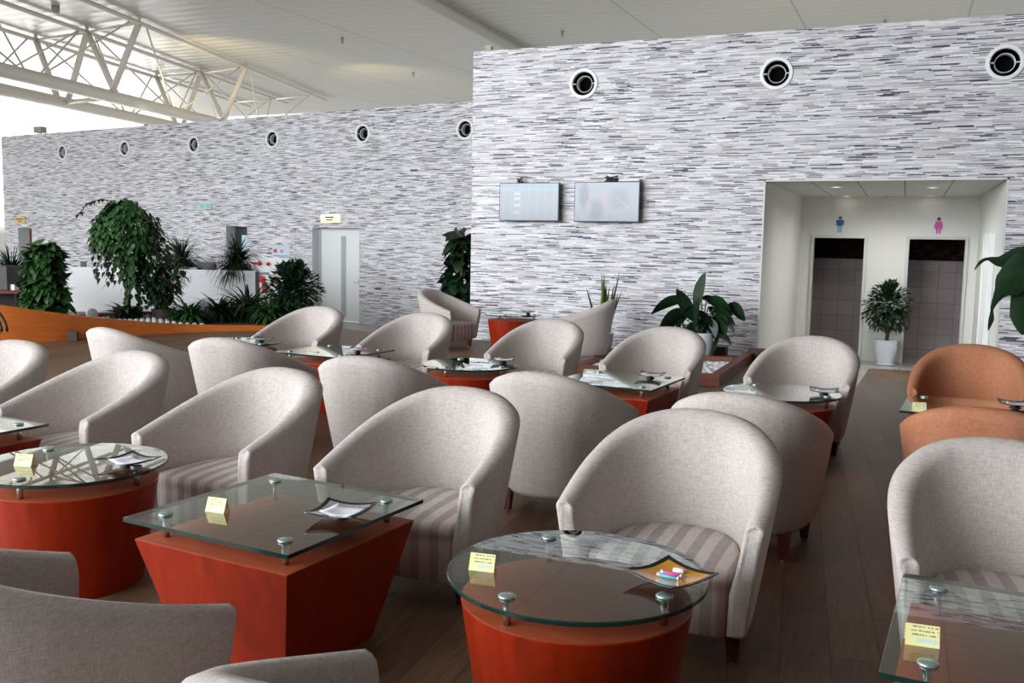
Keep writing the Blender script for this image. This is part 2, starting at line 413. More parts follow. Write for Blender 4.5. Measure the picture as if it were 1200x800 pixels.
cts = [lbox(uD0, uD1, -0.6, 0.2, LOW-0.1, zD).build('cutter', M_REVEAL), lbox(uW0, uW1, -0.6, 0.2, LOW-0.1, zW).build('cutter', M_REVEAL),
       lbox(uV0, uV1, -0.6, 0.2, LOW-0.1, zV).build('cutter', M_REVEAL)]
cts += [cyl_cutter(lw(u, 0, z), LN, 0.185, 0.7) for u, z in Lc]
cut(wl_, cts)

# door 1: white leaf with a narrow frosted strip
d1 = struct('door_1', lbox(uD0+0.04, uD1-0.05, -0.32, -0.27, LOW+0.01, zD-0.05), M_WHITE)
fr = MB(); lbox(uD0, uD0+0.05, -0.34, -0.22, LOW, zD, fr); lbox(uD1-0.05, uD1, -0.34, -0.22, LOW, zD, fr); lbox(uD0, uD1, -0.34, -0.22, zD-0.05, zD, fr)
fr.build('door_frame', M_TRIM, d1)
um = (uD0+uD1)/2+0.03
lbox(um-0.08, um+0.08, -0.269, -0.265, LOW+0.1, zD-0.2).build('glass_strip', mat('frosted_strip', (0.42, 0.46, 0.48), 0.3), d1)
hd = MB(); lbox(uD1-0.22, uD1-0.18, -0.27, -0.22, 0.5, 0.66, hd); lbox(uD1-0.36, uD1-0.18, -0.23, -0.21, 0.55, 0.58, hd)
hd.build('door_handle', M_METAL, d1)
# window 2: dark framed glazed door in its recess
d2 = struct('door_2', lbox(uW0+0.02, uW1-0.01, -0.34, -0.30, LOW+0.01, zW-0.01), mat('dark_frame', (0.035, 0.035, 0.05), 0.4))
lbox(uW0+0.28, uW1-0.02, -0.299, -0.292, 0.3, zW-0.24).build('window_pane', mat('glowing_glass', (0.30, 0.44, 0.48), 0.1, emit=(0.60, 0.76, 0.82), es=0.35), d2)  # brightness of the pane is put in as a glow
d3 = struct('door_3', lbox(uV0+0.02, uV1-0.01, -0.40, -0.34, LOW+0.01, zV-0.02), mat('lobby_panel', (0.42, 0.40, 0.34), 0.5))
lbox(uV0+0.10, uV0+0.30, -0.339, -0.32, 0.0, zV-0.05).build('door_panel', M_BROWNWOOD, d3)

# washroom niche
YB = 18.2
nb = MB()
nb.add([(-1.936, Y0+0.02, LOW), (-1.841, YB, LOW), (-1.841, YB, 2.56), (-1.936, Y0+0.02, 2.56), (-2.05, Y0+0.36, LOW), (-2.0, YB, LOW), (-2.0, YB, 2.56), (-2.05, Y0+0.36, 2.56)],
       [(0, 1, 2, 3), (4, 7, 6, 5), (0, 4, 5, 1), (3, 2, 6, 7), (1, 5, 6, 2), (0, 3, 7, 4)])
struct('wall_niche_left', nb, M_NICHE)
nb = MB()
nb.add([(1.178, Y0+0.02, LOW), (1.147, YB, LOW), (1.147, YB, 2.56), (1.178, Y0+0.02, 2.56), (1.3, Y0+0.36, LOW), (1.3, YB, LOW), (1.3, YB, 2.56), (1.3, Y0+0.36, 2.56)],
       [(3, 2, 1, 0), (5, 6, 7, 4), (1, 5, 4, 0), (7, 6, 2, 3), (2, 6, 5, 1), (4, 7, 3, 0)])
struct('wall_niche_right', nb, M_NICHE)
struct('ceiling_niche', MB().box(-2.0, 1.3, Y0+0.02, YB+0.1, 2.56, 2.7), M_SOFFIT)
struct('trim_1', MB().box(-1.955, 1.197, Y0-0.006, Y0+0.03, 2.555, 2.58).box(-1.955, -1.93, Y0-0.006, Y0+0.03, LOW, 2.58).box(1.172, 1.197, Y0-0.006, Y0+0.03, LOW, 2.58), M_NICHE)
bw = struct('wall_niche_back', MB().box(-1.95, 1.25, YB, YB+0.12, LOW, 2.6), M_NICHE)
DZ = 1.86
cut(bw, [MB().box(-1.64, -0.66, YB-0.1, YB+0.3, LOW-0.05, DZ).build('cutter', M_REVEAL), MB().box(-0.01, 1.0, YB-0.1, YB+0.3, LOW-0.05, DZ).build('cutter', M_REVEAL)])
struct('wall_washroom_side', MB().box(-1.95, -1.9, YB+0.12, 21, LOW, 2.6).box(1.25, 1.3, YB+0.12, 21, LOW, 2.6).box(-0.36, -0.31, YB+0.12, 19.6, LOW, 2.6), M_RTILE)
struct('ceiling_washroom', MB().box(-1.95, 1.3, YB+0.12, 21, 2.6, 2.65), M_NICHE)
struct('wall_washroom', MB().box(-1.95, 1.3, 19.6, 19.7, LOW, 2.6), M_RTILE)
def art_mat():
    m = mat('dark_panel_pattern', (0.02, 0.02, 0.02), 0.9, spec=0.05); g = N(m); co = g.coords()
    n = g.noise(g.mapping(co, (3, 1, 9)), 2.2, 4)
    g.lk(g.ramp(n, [(0.45, (0.006, 0.008, 0.008)), (0.6, (0.05, 0.018, 0.010)), (0.66, (0.02, 0.03, 0.03)), (0.8, (0.05, 0.07, 0.07))]), g.b.inputs['Base Color']); return m
M_ART = art_mat()
for i, (xl, xr, side) in enumerate(((-1.64, -0.66, 'left'), (-0.01, 1.0, 'right'))):
    o = MB().box(xl-0.28, xr+0.02 if i == 0 else xr+0.2, 19.53, 19.6, 1.42, 2.1).build('wall_panel', M_ART)
    tag(o, 'dark patterned panel seen through the %s washroom doorway' % side, 'wall panel')
    d = MB(); t_ = 0.055
    d.box(xl-0.0, xl+t_, YB-0.03, YB+0.14, LOW, DZ-t_).box(xr-t_, xr, YB-0.03, YB+0.14, LOW, DZ-t_).box(xl, xr, YB-0.03, YB+0.14, DZ-t_, DZ)
    fo = struct('trim_%d' % (i+2), d, M_TRIM, bevel=0.006)
# side door in the niche's right wall
yda = atx(1145, 300, 1.165).y; ydb = atx(1163, 300, 1.165).y
dd_ = struct('door_4', MB().box(1.10, 1.17, 15.1, 16.15, LOW+0.01, 1.80), M_WHITE)
MB().box(1.09, 1.165, 15.02, 15.1, LOW, 1.80).box(1.09, 1.165, 16.15, 16.23, LOW, 1.80).box(1.09, 1.165, 15.02, 16.23, 1.80, 1.87).build('door_frame', M_WHITE, dd_)

# unseen dark walls right and behind, added to keep light off right-hand sides
struct('wall_light_blocker', MB().box(9, 9.3, -7, Y0+0.35, LOW, 8.2).box(-1.5, 9, -7.3, -7, LOW, 7.7), mat('blocker_dark', (0.10, 0.09, 0.085), 0.8))

# roof: gently rising plane, cut along the truss line on the left
RK = 0.03025
def roof_z(y): return 8.0 + RK*y
rp_ = [(-38.5, 26.0), (-47.0, 50.0), (14, 50.0), (14, -9), (-28.0, -9), (-33.0, 8.0)]
rf = MB(); n_ = len(rp_)
rf.add([(x, y, roof_z(y)) for x, y in rp_]+[(x, y, roof_z(y)+0.3) for x, y in rp_],
       [tuple(range(n_)), tuple(reversed(range(n_, 2*n_)))]+[(i, i+n_, (i+1) % n_+n_, (i+1) % n_) for i in range(n_)])
struct('ceiling', rf, M_CEIL)

# ================================================================== ROOF TRUSS AND PIPE
def roofpt(x, y, drop=0.15):
    d = ray(x, y); t = (8.0-drop-H)/(d.z-RK*d.y); return Vector((0, 0, H))+d*t
TD = ray(713, 255).normalized()
truss = thing('roof_truss', 'cream tubular steel roof truss with paired lower chords and diagonal struts at upper left', 'roof truss', (0, 0, 0))
A0, B0, C0 = roofpt(163, 27), roofpt(102, 38), roofpt(42, 47)
L1 = (A0+B0)/2-Vector((0, 0, 2.3)); L2 = (B0+C0)/2-Vector((0, 0, 2.3))
def chord(P, r, name, a=-26, b=32):
    MB().tube([P+TD*a, P+TD*b], r, 16).build(name, M_TRUSS, truss, smooth=True)
chord(L1, 0.21, 'lower_chord', -26, 10.5); chord(L2, 0.21, 'lower_chord', -26, 10.5)
for P in (A0, B0, C0): chord(P, 0.075, 'upper_chord', -26, 20.5)
ST = 9.15
for k in (-2, -1, 0, 1, 2):
    off = TD*(ST*k)
    hi = k <= 1
    for (P, Q) in ((A0, L1), (B0, L1), (B0, L2), (C0, L2)):
        if hi: MB().tube([P+off, Q+off-(TD*0.25 if P is A0 or P is C0 else TD*(-0.25))], 0.105, 12).build('strut', M_TRUSS, truss, smooth=True)
    MB().tube([A0+off+Vector((0, 0, 0.02)), B0+off], 0.05, 8).build('cross_tie', M_TRUSS, truss, smooth=True)
    MB().tube([B0+off, C0+off], 0.05, 8).build('cross_tie', M_TRUSS, truss, smooth=True)
    if k <= 1:
        for (P, Q) in ((A0, L1), (B0, L1), (B0, L2), (C0, L2)):
            MB().tube([P+off+TD*(ST*0.05), Q+off+TD*(ST*0.48)], 0.03, 6).build('tie_rod', M_TRUSS, truss, smooth=True)
            MB().tube([P+off+TD*(ST*0.95), Q+off+TD*(ST*0.52)], 0.03, 6).build('tie_rod', M_TRUSS, truss, smooth=True)
    if k <= 1: MB().tube([L1+off, L2+off], 0.07, 8).build('cross_tie', M_TRUSS, truss, smooth=True)
# hidden-side supports: purlin hangers up to the roof
for k in (-2, -1, 0, 1):
    for P in (A0, B0, C0):
        q = P+TD*(ST*k); MB().tube([q, Vector((q.x, q.y, roof_z(q.y)+0.02))], 0.06, 8).build('hanger', M_TRUSS, truss)
pa = roofpt(500, 0, 0.25); pb = roofpt(603, 57, 0.25)
pd = (pb-pa).normalized()
MBp = MB().tube([pa-pd*8, pb+pd*22], 0.20, 16)
tag(MBp.build('roof_pipe', mat('pipe_paint', (0.50, 0.50, 0.44), 0.4), smooth=True), 'thick round pipe running along the ceiling above the main wall corner', 'pipe')
# small ceiling fittings
for i, (x, y, lab) in enumerate(((65, 7, 'upper left corner beside the truss'), (659, 36, 'above the left porthole of the main wall'), (401, 44, 'in the middle of the ceiling'), (484, 85, 'above the left wall near the corner'), (1037, 24, 'above the right part of the main wall'))):
    p = roofpt(x, y, 0)
    s_ = 0.12 if i == 0 else 0.05
    o = MB().lathe([(0.001, -0.02), (s_*0.6, -0.02), (s_, 0.05), (s_, 0.2)], n=14).build('ceiling_sensor', mat('sensor_grey', (0.35, 0.35, 0.34), 0.5), smooth=True)
    o.location = (p.x, p.y, p.z-0.2); tag(o, 'small round ceiling fitting '+lab, 'ceiling fitting')

# uplights standing on the wall tops
def uplight(p, k, lab):
    t = thing('floodlight', lab, 'floodlight', p)
    MB().box(-0.13*k, 0.13*k, -0.09*k, 0.09*k, 0.05*k, 0.20*k).build('lamp_housing', mat('lamp_grey', (0.30, 0.32, 0.30), 0.4), t, bevel=0.01*k)
    MB().box(-0.03*k, 0.03*k, -0.03*k, 0.03*k, 0, 0.06*k).build('bracket', M_METAL, t)
    MB().box(-0.11*k, 0.11*k, -0.07*k, 0.07*k, 0.2*k, 0.206*k).build('lamp_glass', mat('warm_lamp', (1, 0.8, 0.4), 0.3, emit=(1, 0.78, 0.35), es=2), t)
def beam(loc, target, energy, ang):
    l = bpy.data.lights.new('uplight', 'SPOT'); l.energy = energy; l.color = (1, 0.80, 0.42); l.spot_size = radians(ang); l.spot_blend = 1; l.shadow_soft_size = 0.1
    lo = bpy.data.objects.new('uplight_beam', l); COL.objects.link(lo); lo.location = loc
    lo.rotation_euler = (Vector(target)-Vector(loc)).to_track_quat('-Z', 'Y').to_euler()
p_ = aty(573, 60, Y0+0.12); uplight((p_.x, Y0+0.12, WT), 0.45, 'small yellowish lamp on top of the main wall at its left corner')
p_ = atl(47, 152, -0.2); uplight((p_.x, p_.y, LTOP), 1.25, 'grey box floodlight on top of the left wall near its far end')
p_ = atl(171, 145, -0.2); uplight((p_.x, p_.y, LTOP), 0.4, 'tiny dark lamp on top of the left wall under the truss')
for (px, py, en, an) in ((455, 88, 900, 50), (270, 62, 1500, 60)):
    g_ = roofpt(px, py, 0); beam((g_.x+1.0, g_.y-6.0, 4.9), g_, en, an)
g_ = roofpt(985, 0, 0); beam((g_.x, 22.0, 4.6), g_, 700, 75)

# ================================================================== AIR NOZZLES
def nozzle_mesh(n):
    t = thing('air_nozzle', 'x', 'air nozzle', (0, 0, 0), 0, 'round air nozzles in the mosaic walls')
    q = Matrix.Rotation(pi/2, 4, 'X')          # z axis -> -y (towards the room)
    # flange ring proud of the wall
    MB().lathe([(0.178, -0.05), (0.178, 0.012), (0.186, 0.022), (0.225, 0.020), (0.232, 0.004), (0.232, -0.004), (0.183, -0.004), (0.183, -0.05), (0.178, -0.05)], n=40, cap=False, mat4=q).build('flange', mat('nozzle_white', (0.92, 0.95, 0.95), 0.4), t, smooth=True, auto=35)
    MB().lathe([(0.001, -0.22), (0.177, -0.22), (0.177, -0.19), (0.001, -0.19)], n=32, mat4=q).build('back_plate', mat('nozzle_black', (0.004, 0.004, 0.005), 0.9, spec=0.05), t)
    MB().lathe([(0.177, -0.19), (0.177, -0.03), (0.170, -0.03), (0.168, -0.19), (0.172, -0.19)], n=40, cap=False, mat4=q).build('barrel', mat('nozzle_black', (0.004, 0.004, 0.005), 0.9, spec=0.05), t, smooth=True)
    MB().lathe([(0.118, -0.16), (0.118, -0.045), (0.127, -0.04), (0.127, -0.16), (0.118, -0.16)], n=40, cap=False, mat4=q).build('inner_ring', mat('nozzle_ring', (0.75, 0.77, 0.76), 0.4), t, smooth=True, auto=35)
    for sx in (-1, 1):
        MB().box(sx*0.156-0.024, sx*0.156+0.024, -0.004-0.0, 0.10, -0.006, 0.006).build('spoke', mat('nozzle_ring', (0.75, 0.77, 0.76), 0.4), t)
    return t
nz = nozzle_mesh(0)
labs = ['round air nozzle in the main wall above the left screen', 'round air nozzle in the main wall above the washroom opening left end', 'round air nozzle at the far right end of the main wall']
for i, (x, z) in enumerate(main_c):
    o = nz if i == 0 else copy_tree(nz)
    o.location = (x, Y0, z); o['label'] = labs[i]
labs = ['leftmost small round air nozzle of the left wall', 'second round air nozzle from the left wall far end', 'round air nozzle left of the middle of the left wall', 'round air nozzle of the left wall just right of the truss end', 'round air nozzle of the left wall above the white door', 'round air nozzle of the left wall half hidden by the main wall corner']
for i, (u, z) in enumerate(Lc):
    o = copy_tree(nz); o.location = lw(u, 0, z); o.rotation_euler = (0, 0, LA); o['label'] = labs[i]

# ================================================================== TUB CHAIRS
CW, CD, HA, HB = 0.911, 0.772, 0.592, 0.878
def sgnpow(v, p): return (1 if v >= 0 else -1)*abs(v)**p
def plan(t, hw, yf, yb, p, fw=1.0):
    """t -1..1 from left arm tip round the back to right arm tip; returns x, y, fraction back"""
    a = pi/2*(1-abs(t)); s = -1 if t < 0 else 1
    x = abs(cos(a))**(2/p); y = abs(sin(a))**(2/p)
    return s*x*hw*(fw+(1-fw)*y), yf+(yb-yf)*y, y
def shell_mesh():
    nt = 57; prof = []
    ts = []
    for i in range(nt):
        q = -1+2*i/(nt-1); ts.append((1 if q >= 0 else -1)*(1-(1-abs(q))**1.0))
    rings = []
    for t in ts:
        xo, yo, fo = plan(t, CW/2, -CD/2, CD/2, 2.92, 0.895)
        xb, yb, fb = plan(t, 0.350, -CD/2+0.045, CD/2-0.115, 2.5, 0.98)
        zt = HA+(HB-HA)*(1-(1-fo)**0.777)
        z0 = 0.135
        th = 0.078+0.035*fo                      # wall thickness at the rim
        # inner line at rim and at seat level
        k = 1-th/(CW/2)
        xi, yi, _ = plan(t, CW/2-th, -CD/2, CD/2-th*1.05, 2.8, 0.895)
        xs, ys, _ = plan(t, 0.278, -CD/2+0.045, CD/2-0.215, 2.5, 1.0)
        zs = 0.30
        def outer(v):
            w_ = v**0.92
            return Vector((xb+(xo-xb)*w_, yb+(yo-yb)*w_, z0+(zt-z0)*v))
        def inner(v):
            w_ = v**0.8
            return Vector((xs+(xi-xs)*w_, ys+(yi-ys)*w_, zs+(zt-zs)*v))
        r = []
        for v in (0.0, 0.04, 0.2, 0.4, 0.6, 0.78, 0.9): r.append(outer(v))
        r[0] = r[0]*1.0; r[0].x *= 0.97; r[0].y = r[0].y*0.985
        O = outer(0.965); I = inner(0.93); 
        r.append(O)
        top_o = outer(1.0); top_i = inner(1.0)
        c = (top_o+top_i)/2
        r.append(top_o*0.80+top_i*0.20+Vector((0, 0, -0.005)))
        r.append(c+Vector((0, 0, 0.004)))
        r.append(top_o*0.18+top_i*0.82+Vector((0, 0, -0.006)))
        r.append(I)
        for v in (0.8, 0.55, 0.3, 0.0): r.append(inner(v))
        # bottom inner closing verts
        r.append(Vector((xs*0.98, ys, 0.14)))
        rings.append(r)
    k = len(rings[0]); vs = []; fs = []
    def cap_ring(r, dy, sc):
        c = sum(r, Vector())/len(r); out = []
        for p in r:
            q = c+(p-c)*1.0; dirv = (p-c)
            q = Vector((c.x+dirv.x*sc, p.y-dy, c.z+dirv.z*(1-(1-sc)*0.25))); out.append(q)
        return out
    def tip_round(r):          # soften the upper front corner of each arm
        zm = max(p.z for p in r); out = []
        for p in r:
            k = max(0.0, (p.z-(zm-0.05))/0.05); out.append(Vector((p.x, p.y+0.022*k*k, p.z-0.006*k)))
        return out
    caps = []
    for base in (rings[0], rings[-1]):
        a_ = tip_round([Vector(p) for p in cap_ring(base, 0.022, 0.62)]); b_ = tip_round([Vector(p) for p in cap_ring(base, 0.019, 0.84)]); caps.append((a_, b_))
    c2 = [cap_ring(base, 0.010, 0.955) for base in (rings[0], rings[-1])]
    allr = [caps[0][0], caps[0][1], c2[0]]+rings+[c2[1], caps[1][1], caps[1][0]]
    for r in allr: vs += r
    for i in range(len(allr)-1):
        for j in range(k):
            l = (j+1) % k; fs.append((i*k+j, (i+1)*k+j, (i+1)*k+l, i*k+l))
    fs.append(tuple(range(k))); fs.append(tuple(reversed([(len(allr)-1)*k+j for j in range(k)])))
    m_ = MB(); m_.add(vs, fs); return m_.mesh('tub_shell', True)
def seat_mesh():
    nt = 41; rings = []
    prof = [(0.95, 0.128), (1.0, 0.14), (1.0, 0.30), (0.995, 0.33), (1.004, 0.336), (1.004, 0.362), (0.975, 0.382), (0.9, 0.39), (0.6, 0.400), (0.3, 0.404)]
    hw, yf, yb = 0.288, -CD/2+0.015, CD/2-0.195
    cy = (yf+yb)/2+0.05
    pts = []
    nf = 14
    base = []
    for i in range(nt):
        t = -1+2*i/(nt-1); x, y, f = plan(t, hw, -CD/2+0.06, yb, 2.6); base.append((x, y))
    # front edge, slightly bowed
    R0 = base[-1]; L0 = base[0]
    base.append((R0[0]-0.006, yf+0.035)); base.append((R0[0]-0.03, yf+0.008))
    for i in range(1, nf):
        q = i/nf; base.append(((R0[0]-0.03)*(1-q)+(L0[0]+0.03)*q, yf+0.008-0.012*sin(pi*q)))
    base.append((L0[0]+0.03, yf+0.008)); base.append((L0[0]+0.006, yf+0.035))
    n = len(base); vs = []; fs = []
    for s, z in prof:
        for x, y in base:
            ins = (1-s)
            yy = cy+(y-cy)*s; zz = z
            if z > 0.3: zz += 0.006*((y-yf)/(yb-yf))
            vs.append(Vector((x*s, yy, zz)))
    for a in range(len(prof)-1):
        for i in range(n):
            j = (i+1) % n; fs.append((a*n+i, a*n+j, (a+1)*n+j, (a+1)*n+i))
    fs.append(tuple(reversed(range(n)))); fs.append(tuple((len(prof)-1)*n+i for i in range(n)))
    m_ = MB(); m_.add(vs, fs); return m_.mesh('tub_seat', True)
SHELL, SEAT = shell_mesh(), seat_mesh()
def leg_mesh():
    return MB().frustum((0, 0), (0.020, 0.020), (0.032, 0.032), 0.012, 0.15).mesh('tub_leg')
LEG = leg_mesh(); FOOT = MB().lathe([(0.013, 0.0), (0.015, 0.004), (0.015, 0.013)], n=12).mesh('tub_foot')
def make_chair(shell_m, seat_m, nm):
    t = thing('tub_chair', '', 'chair')
    sh = SHELL.copy(); sh.materials.clear(); sh.materials.append(shell_m)
    st = SEAT.copy(); st.materials.clear(); st.materials.append(seat_m)
    link('tub_shell', sh, None, t); link('seat', st, None, t)
    for (x, y) in ((-0.29, -0.262), (0.29, -0.262), (-0.24, 0.17), (0.24, 0.17)):
        l = link('leg', LEG, M_LEG, t); l.location = (x, y, 0)
        f = link('foot_glide', FOOT, M_METAL, l)
    return t
grey0 = make_chair(M_GREY, M_SEAT, 'grey'); orange0 = make_chair(M_ORANGE, M_OSEAT, 'orange')
chairs = [
 # x, y, rot, label, group, kind
 (-0.813, 3.785, -0.017, 'large light grey tub chair with striped seat directly behind the nearest round glass table', 'front', 0),
 (-2.008, 3.851, -0.004, 'light grey tub chair with striped seat behind the nearest square glass table', 'front', 0),
 (-3.220, 3.983, -0.075, 'light grey tub chair facing us between the left round table and the square table', 'front', 0),
 (-4.471, 4.174, -0.068, 'light grey tub chair facing us behind the far left round table edge', 'front', 0),
 (-5.556, 4.222, 0.10, 'light grey tub chair cut off by the left picture edge in the front row', 'front', 0),
 (0.394, 3.705, 0.100, 'light grey tub chair at the right edge behind the nearest right glass table', 'front', 0),
 (-1.879, 5.198, 3.134, 'grey tub chair seen from behind between the two nearest facing chairs', 'mid', 0),
 (-3.166, 5.313, 3.278, 'grey tub chair seen from behind above the chair at the square table', 'mid', 0),
 (-4.600, 5.716, 3.261, 'grey tub chair seen from behind beside the left round table of the second row', 'mid', 0),
 (-5.762, 5.846, 2.954, 'leftmost grey tub chair seen from behind, wooden floor beyond it', 'mid', 0),
 (-0.727, 5.002, 3.114, 'grey tub chair seen from behind next to the aisle, right of the nearest big chair', 'mid', 0),
 (-0.688, 7.782, -0.107, 'light grey tub chair facing us beside the aisle below the washroom opening', 'back', 0),
 (-1.937, 7.934, -0.075, 'light grey tub chair facing us in front of the broad-leaved plant', 'back', 0),
 (-3.126, 8.153, -0.025, 'light grey tub chair facing us behind the round table in the second row middle', 'back', 0),
 (-4.492, 8.125, 0.006, 'light grey tub chair facing us behind the square table of the second row left', 'back', 0),
 (-5.848, 8.232, 0.055, 'light grey tub chair facing us in front of the dark bush and white door', 'back', 0),
 (-6.431, 12.658, 1.406, 'small distant grey tub chair turned right beside the far round table', 'far', 0),
 (-3.898, 11.871, -1.345, 'distant grey tub chair turned left, seen from its side before the snake plant', 'far', 0),
 (-2.106, 1.670, 2.978, 'grey tub chair seen from behind at lower left facing the square table', 'near', 0),
 (-0.836, 1.491, 3.076, 'grey tub chair cut by the bottom edge facing the nearest round table', 'near', 0),
 (0.505, 7.782, -0.098, 'orange tub chair facing us across the right glass table', 'orange', 1),
 (0.425, 5.136, 3.016, 'orange tub chair seen from behind, only its back rim showing', 'orange', 1),
]
GR = {'front': 'grey tub chairs of the front row facing us', 'mid': 'grey tub chairs seen from behind', 'back': 'grey tub chairs of the second row facing us',
      'far': 'distant grey tub chairs by the mosaic wall', 'near': 'grey tub chairs at the bottom edge', 'orange': 'orange tub chairs'}
used = [False, False]
for (x, y, r, lab, g_, k) in chairs:
    src = (grey0, orange0)[k]
    o = copy_tree(src) if used[k] else src
    used[k] = True
    o.location = (x, y, 0); o.rotation_euler = (0, 0, r); o['label'] = lab; o['group'] = GR[g_]

# ================================================================== GLASS TABLES
GZ = 0.56; BZ = 0.475
def glass_round(r):
    mb = MB(); n = 64; h = 0.015
    mb.lathe([(r-0.003, GZ-h), (r, GZ-h+0.003), (r, GZ-0.003), (r-0.003, GZ)], n=n)
    me = mb.mesh('glass_round', False)
    me.materials.append(M_GLASS); me.materials.append(M_GEDGE); me.materials.append(M_GCLEAR)
    for p in me.polygons: p.material_index = (0 if p.normal.z > 0 else 2) if abs(p.normal.z) > 0.9 else 1
    return me
def glass_square(a):
    mb = MB(); h = 0.015
    poly = []
    for cx, cy, a0 in ((1, 1, 0), (-1, 1, 90), (-1, -1, 180), (1, -1, 270)):
        for q in (0, 30, 60, 90):
            an = radians(a0+q); poly.append((cx*(a-0.004)+0.004*cos(an), cy*(a-0.004)+0.004*sin(an)))
    mb.prism(poly, GZ-h, GZ)
    me = mb.mesh('glass_square'); me.materials.append(M_GLASS); me.materials.append(M_GEDGE); me.materials.append(M_GCLEAR)
    for p in me.polygons: p.material_index = (0 if p.normal.z > 0 else 2) if abs(p.normal.z) > 0.9 else 1
    return me
STAND = MB().lathe([(0.0125, BZ-0.001), (0.0125, GZ+0.001)], n=16).mesh('standoff', True)
CAP = MB().lathe([(0.006, GZ-0.016), (0.024, GZ-0.013), (0.0245, GZ-0.012)], n=20).mesh('cap_under', True)
CAPT = MB().lathe([(0.025, GZ), (0.0265, GZ+0.002), (0.0265, GZ+0.006), (0.022, GZ+0.009)], n=24).mesh('cap', True)
def make_table(round_):
    t = thing('coffee_table', '', 'table')
    if round_:
        b = MB(); b.lathe([(0.295, 0.0), (0.300, 0.012), (0.372, BZ-0.004), (0.368, BZ)], n=64, cap=False)
        b.m = 0; o = b.build('table_body', M_CHERRY, t, smooth=True, auto=40)
        MB().lathe([(0.001, BZ-0.02), (0.369, BZ-0.02), (0.3685, BZ+0.0006), (0.001, BZ+0.0006)], n=64).build('table_top', M_CHERRYTOP, t)
        link('glass_top', glass_round(0.418), None, t)
        pts = [(0.33*cos(a), 0.33*sin(a)) for a in (radians(132), radians(-104), radians(-13))]
    else:
        b = MB(); b.frustum((0, 0), (0.255, 0.255), (0.375, 0.375), 0.0, BZ)
        b.build('table_body', M_CHERRY, t, bevel=0.003)
        MB().box(-0.372, 0.372, -0.372, 0.372, BZ-0.001, BZ+0.0012).build('table_top', M_CHERRYTOP, t)
        link('glass_top', glass_square(0.402), None, t)
        pts = [(sx*0.295, sy*0.295) for sx in (-1, 1) for sy in (-1, 1)]
    for (x, y) in pts:
        s_ = link('standoff', STAND, M_METAL, t); s_.location = (x, y, 0)
        c = link('cap', CAPT, M_CAP, s_); 
    return t
rt0, sq0 = make_table(True), make_table(False)
tables = [
 (-3.490, 3.100, 0.42, 1, 'round cherry wood table with glass top at the left edge, roof truss mirrored in it', 'front'),
 (-2.190, 2.915, -0.10, 0, 'square flared cherry wood table with glass top in the left foreground', 'front'),
 (-0.918, 2.762, -0.10, 1, 'nearest round cherry wood table with glass top, amber dish on it', 'front'),
 (0.425, 2.770, -0.07, 0, 'square glass-topped table cut by the lower right corner', 'front'),
 (-4.760, 3.330, -0.08, 0, 'square glass-topped table whose corner shows at the left picture edge', 'front'),
 (-6.190, 7.600, 0.0, 1, 'round glass-topped table furthest left in the second row', 'back'),
 (-4.930, 7.430, -0.08, 0, 'square glass-topped table in the second row, left of the middle', 'back'),
 (-3.410, 7.220, 0.0, 1, 'round glass-topped table in the middle of the second row', 'back'),
 (-2.010, 6.980, -0.09, 0, 'square glass-topped table in the second row mirroring the mosaic wall', 'back'),
 (-0.780, 6.960, 0.0, 1, 'round glass-topped table beside the aisle in front of the washroom-side chair', 'back'),
 (0.450, 6.900, -0.08, 0, 'square glass-topped table between the two orange chairs', 'back'),
 (-5.330, 12.72, 0.3, 1, 'small distant round table with red body against the mosaic wall', 'far'),
]
TG = {'front': 'glass-topped tables of the front row', 'back': 'glass-topped tables of the second row', 'far': None}
ut = [False, False]
TABS = []
for (x, y, r, rd, lab, g_) in tables:
    src = rt0 if rd else sq0
    o = copy_tree(src) if ut[rd] else src
    ut[rd] = True
    o.location = (x, y, 0); o.rotation_euler = (0, 0, r); o['label'] = lab
    if TG[g_]: o['group'] = TG[g_]
    elif 'group' in o: del o['group']
    TABS.append(o)

# ---- curved square dishes
def dish_mesh(inner_m):
    n = 12; a = 0.103; vs = []; fs = []
    def P(i, j, dz):
        u = -1+2*i/n; v = -1+2*j/n
        k = 1-0.05*(abs(u*v))
        z = 0.015+0.024*(u*u+v*v)*0.5
        return (u*a*(1-0.06*(1-abs(v))*1), v*a*(1-0.06*(1-abs(u))), z+dz)
    N_ = n+1
    for dz in (0.004, 0.0):
        for i in range(N_):
            for j in range(N_): vs.append(P(i, j, dz))
    o = N_*N_
    mi = []
    for i in range(n):
        for j in range(n):
            fs.append((i*N_+j, (i+1)*N_+j, (i+1)*N_+j+1, i*N_+j+1)); mi.append(1 if i in (0, n-1) or j in (0, n-1) else 0)
            fs.append((o+i*N_+j, o+i*N_+j+1, o+(i+1)*N_+j+1, o+(i+1)*N_+j)); mi.append(1)
    for i in range(n):
        for (a1, b1) in (((i)*N_, (i+1)*N_), ((i+1)*N_+n, i*N_+n), (i+1, i), (n*N_+i, n*N_+i+1)):
            fs.append((a1, b1, o+b1, o+a1)); mi.append(1)
    me = bpy.data.meshes.new('dish'); me.from_pydata(vs, [], fs); me.update()
    me.materials.append(inner_m); me.materials.append(mat('dish_rim_black', (0.008, 0.008, 0.010), 0.15, coat=0.5))
    for p, k in zip(me.polygons, mi): p.material_index = k; p.use_smooth = True
    return me
M_AMBER = mat('amber_glaze', (0.62, 0.26, 0.012), 0.12, coat=0.6)
M_GGLAZE = mat('grey_glaze', (0.34, 0.33, 0.30), 0.12, coat=0.6)
DA, DG = dish_mesh(M_AMBER), dish_mesh(M_GGLAZE)
FOOTD = MB().lathe([(0.036, 0.0), (0.036, 0.004), (0.022, 0.010), (0.026, 0.0155)], n=20).mesh('dish_foot', True)
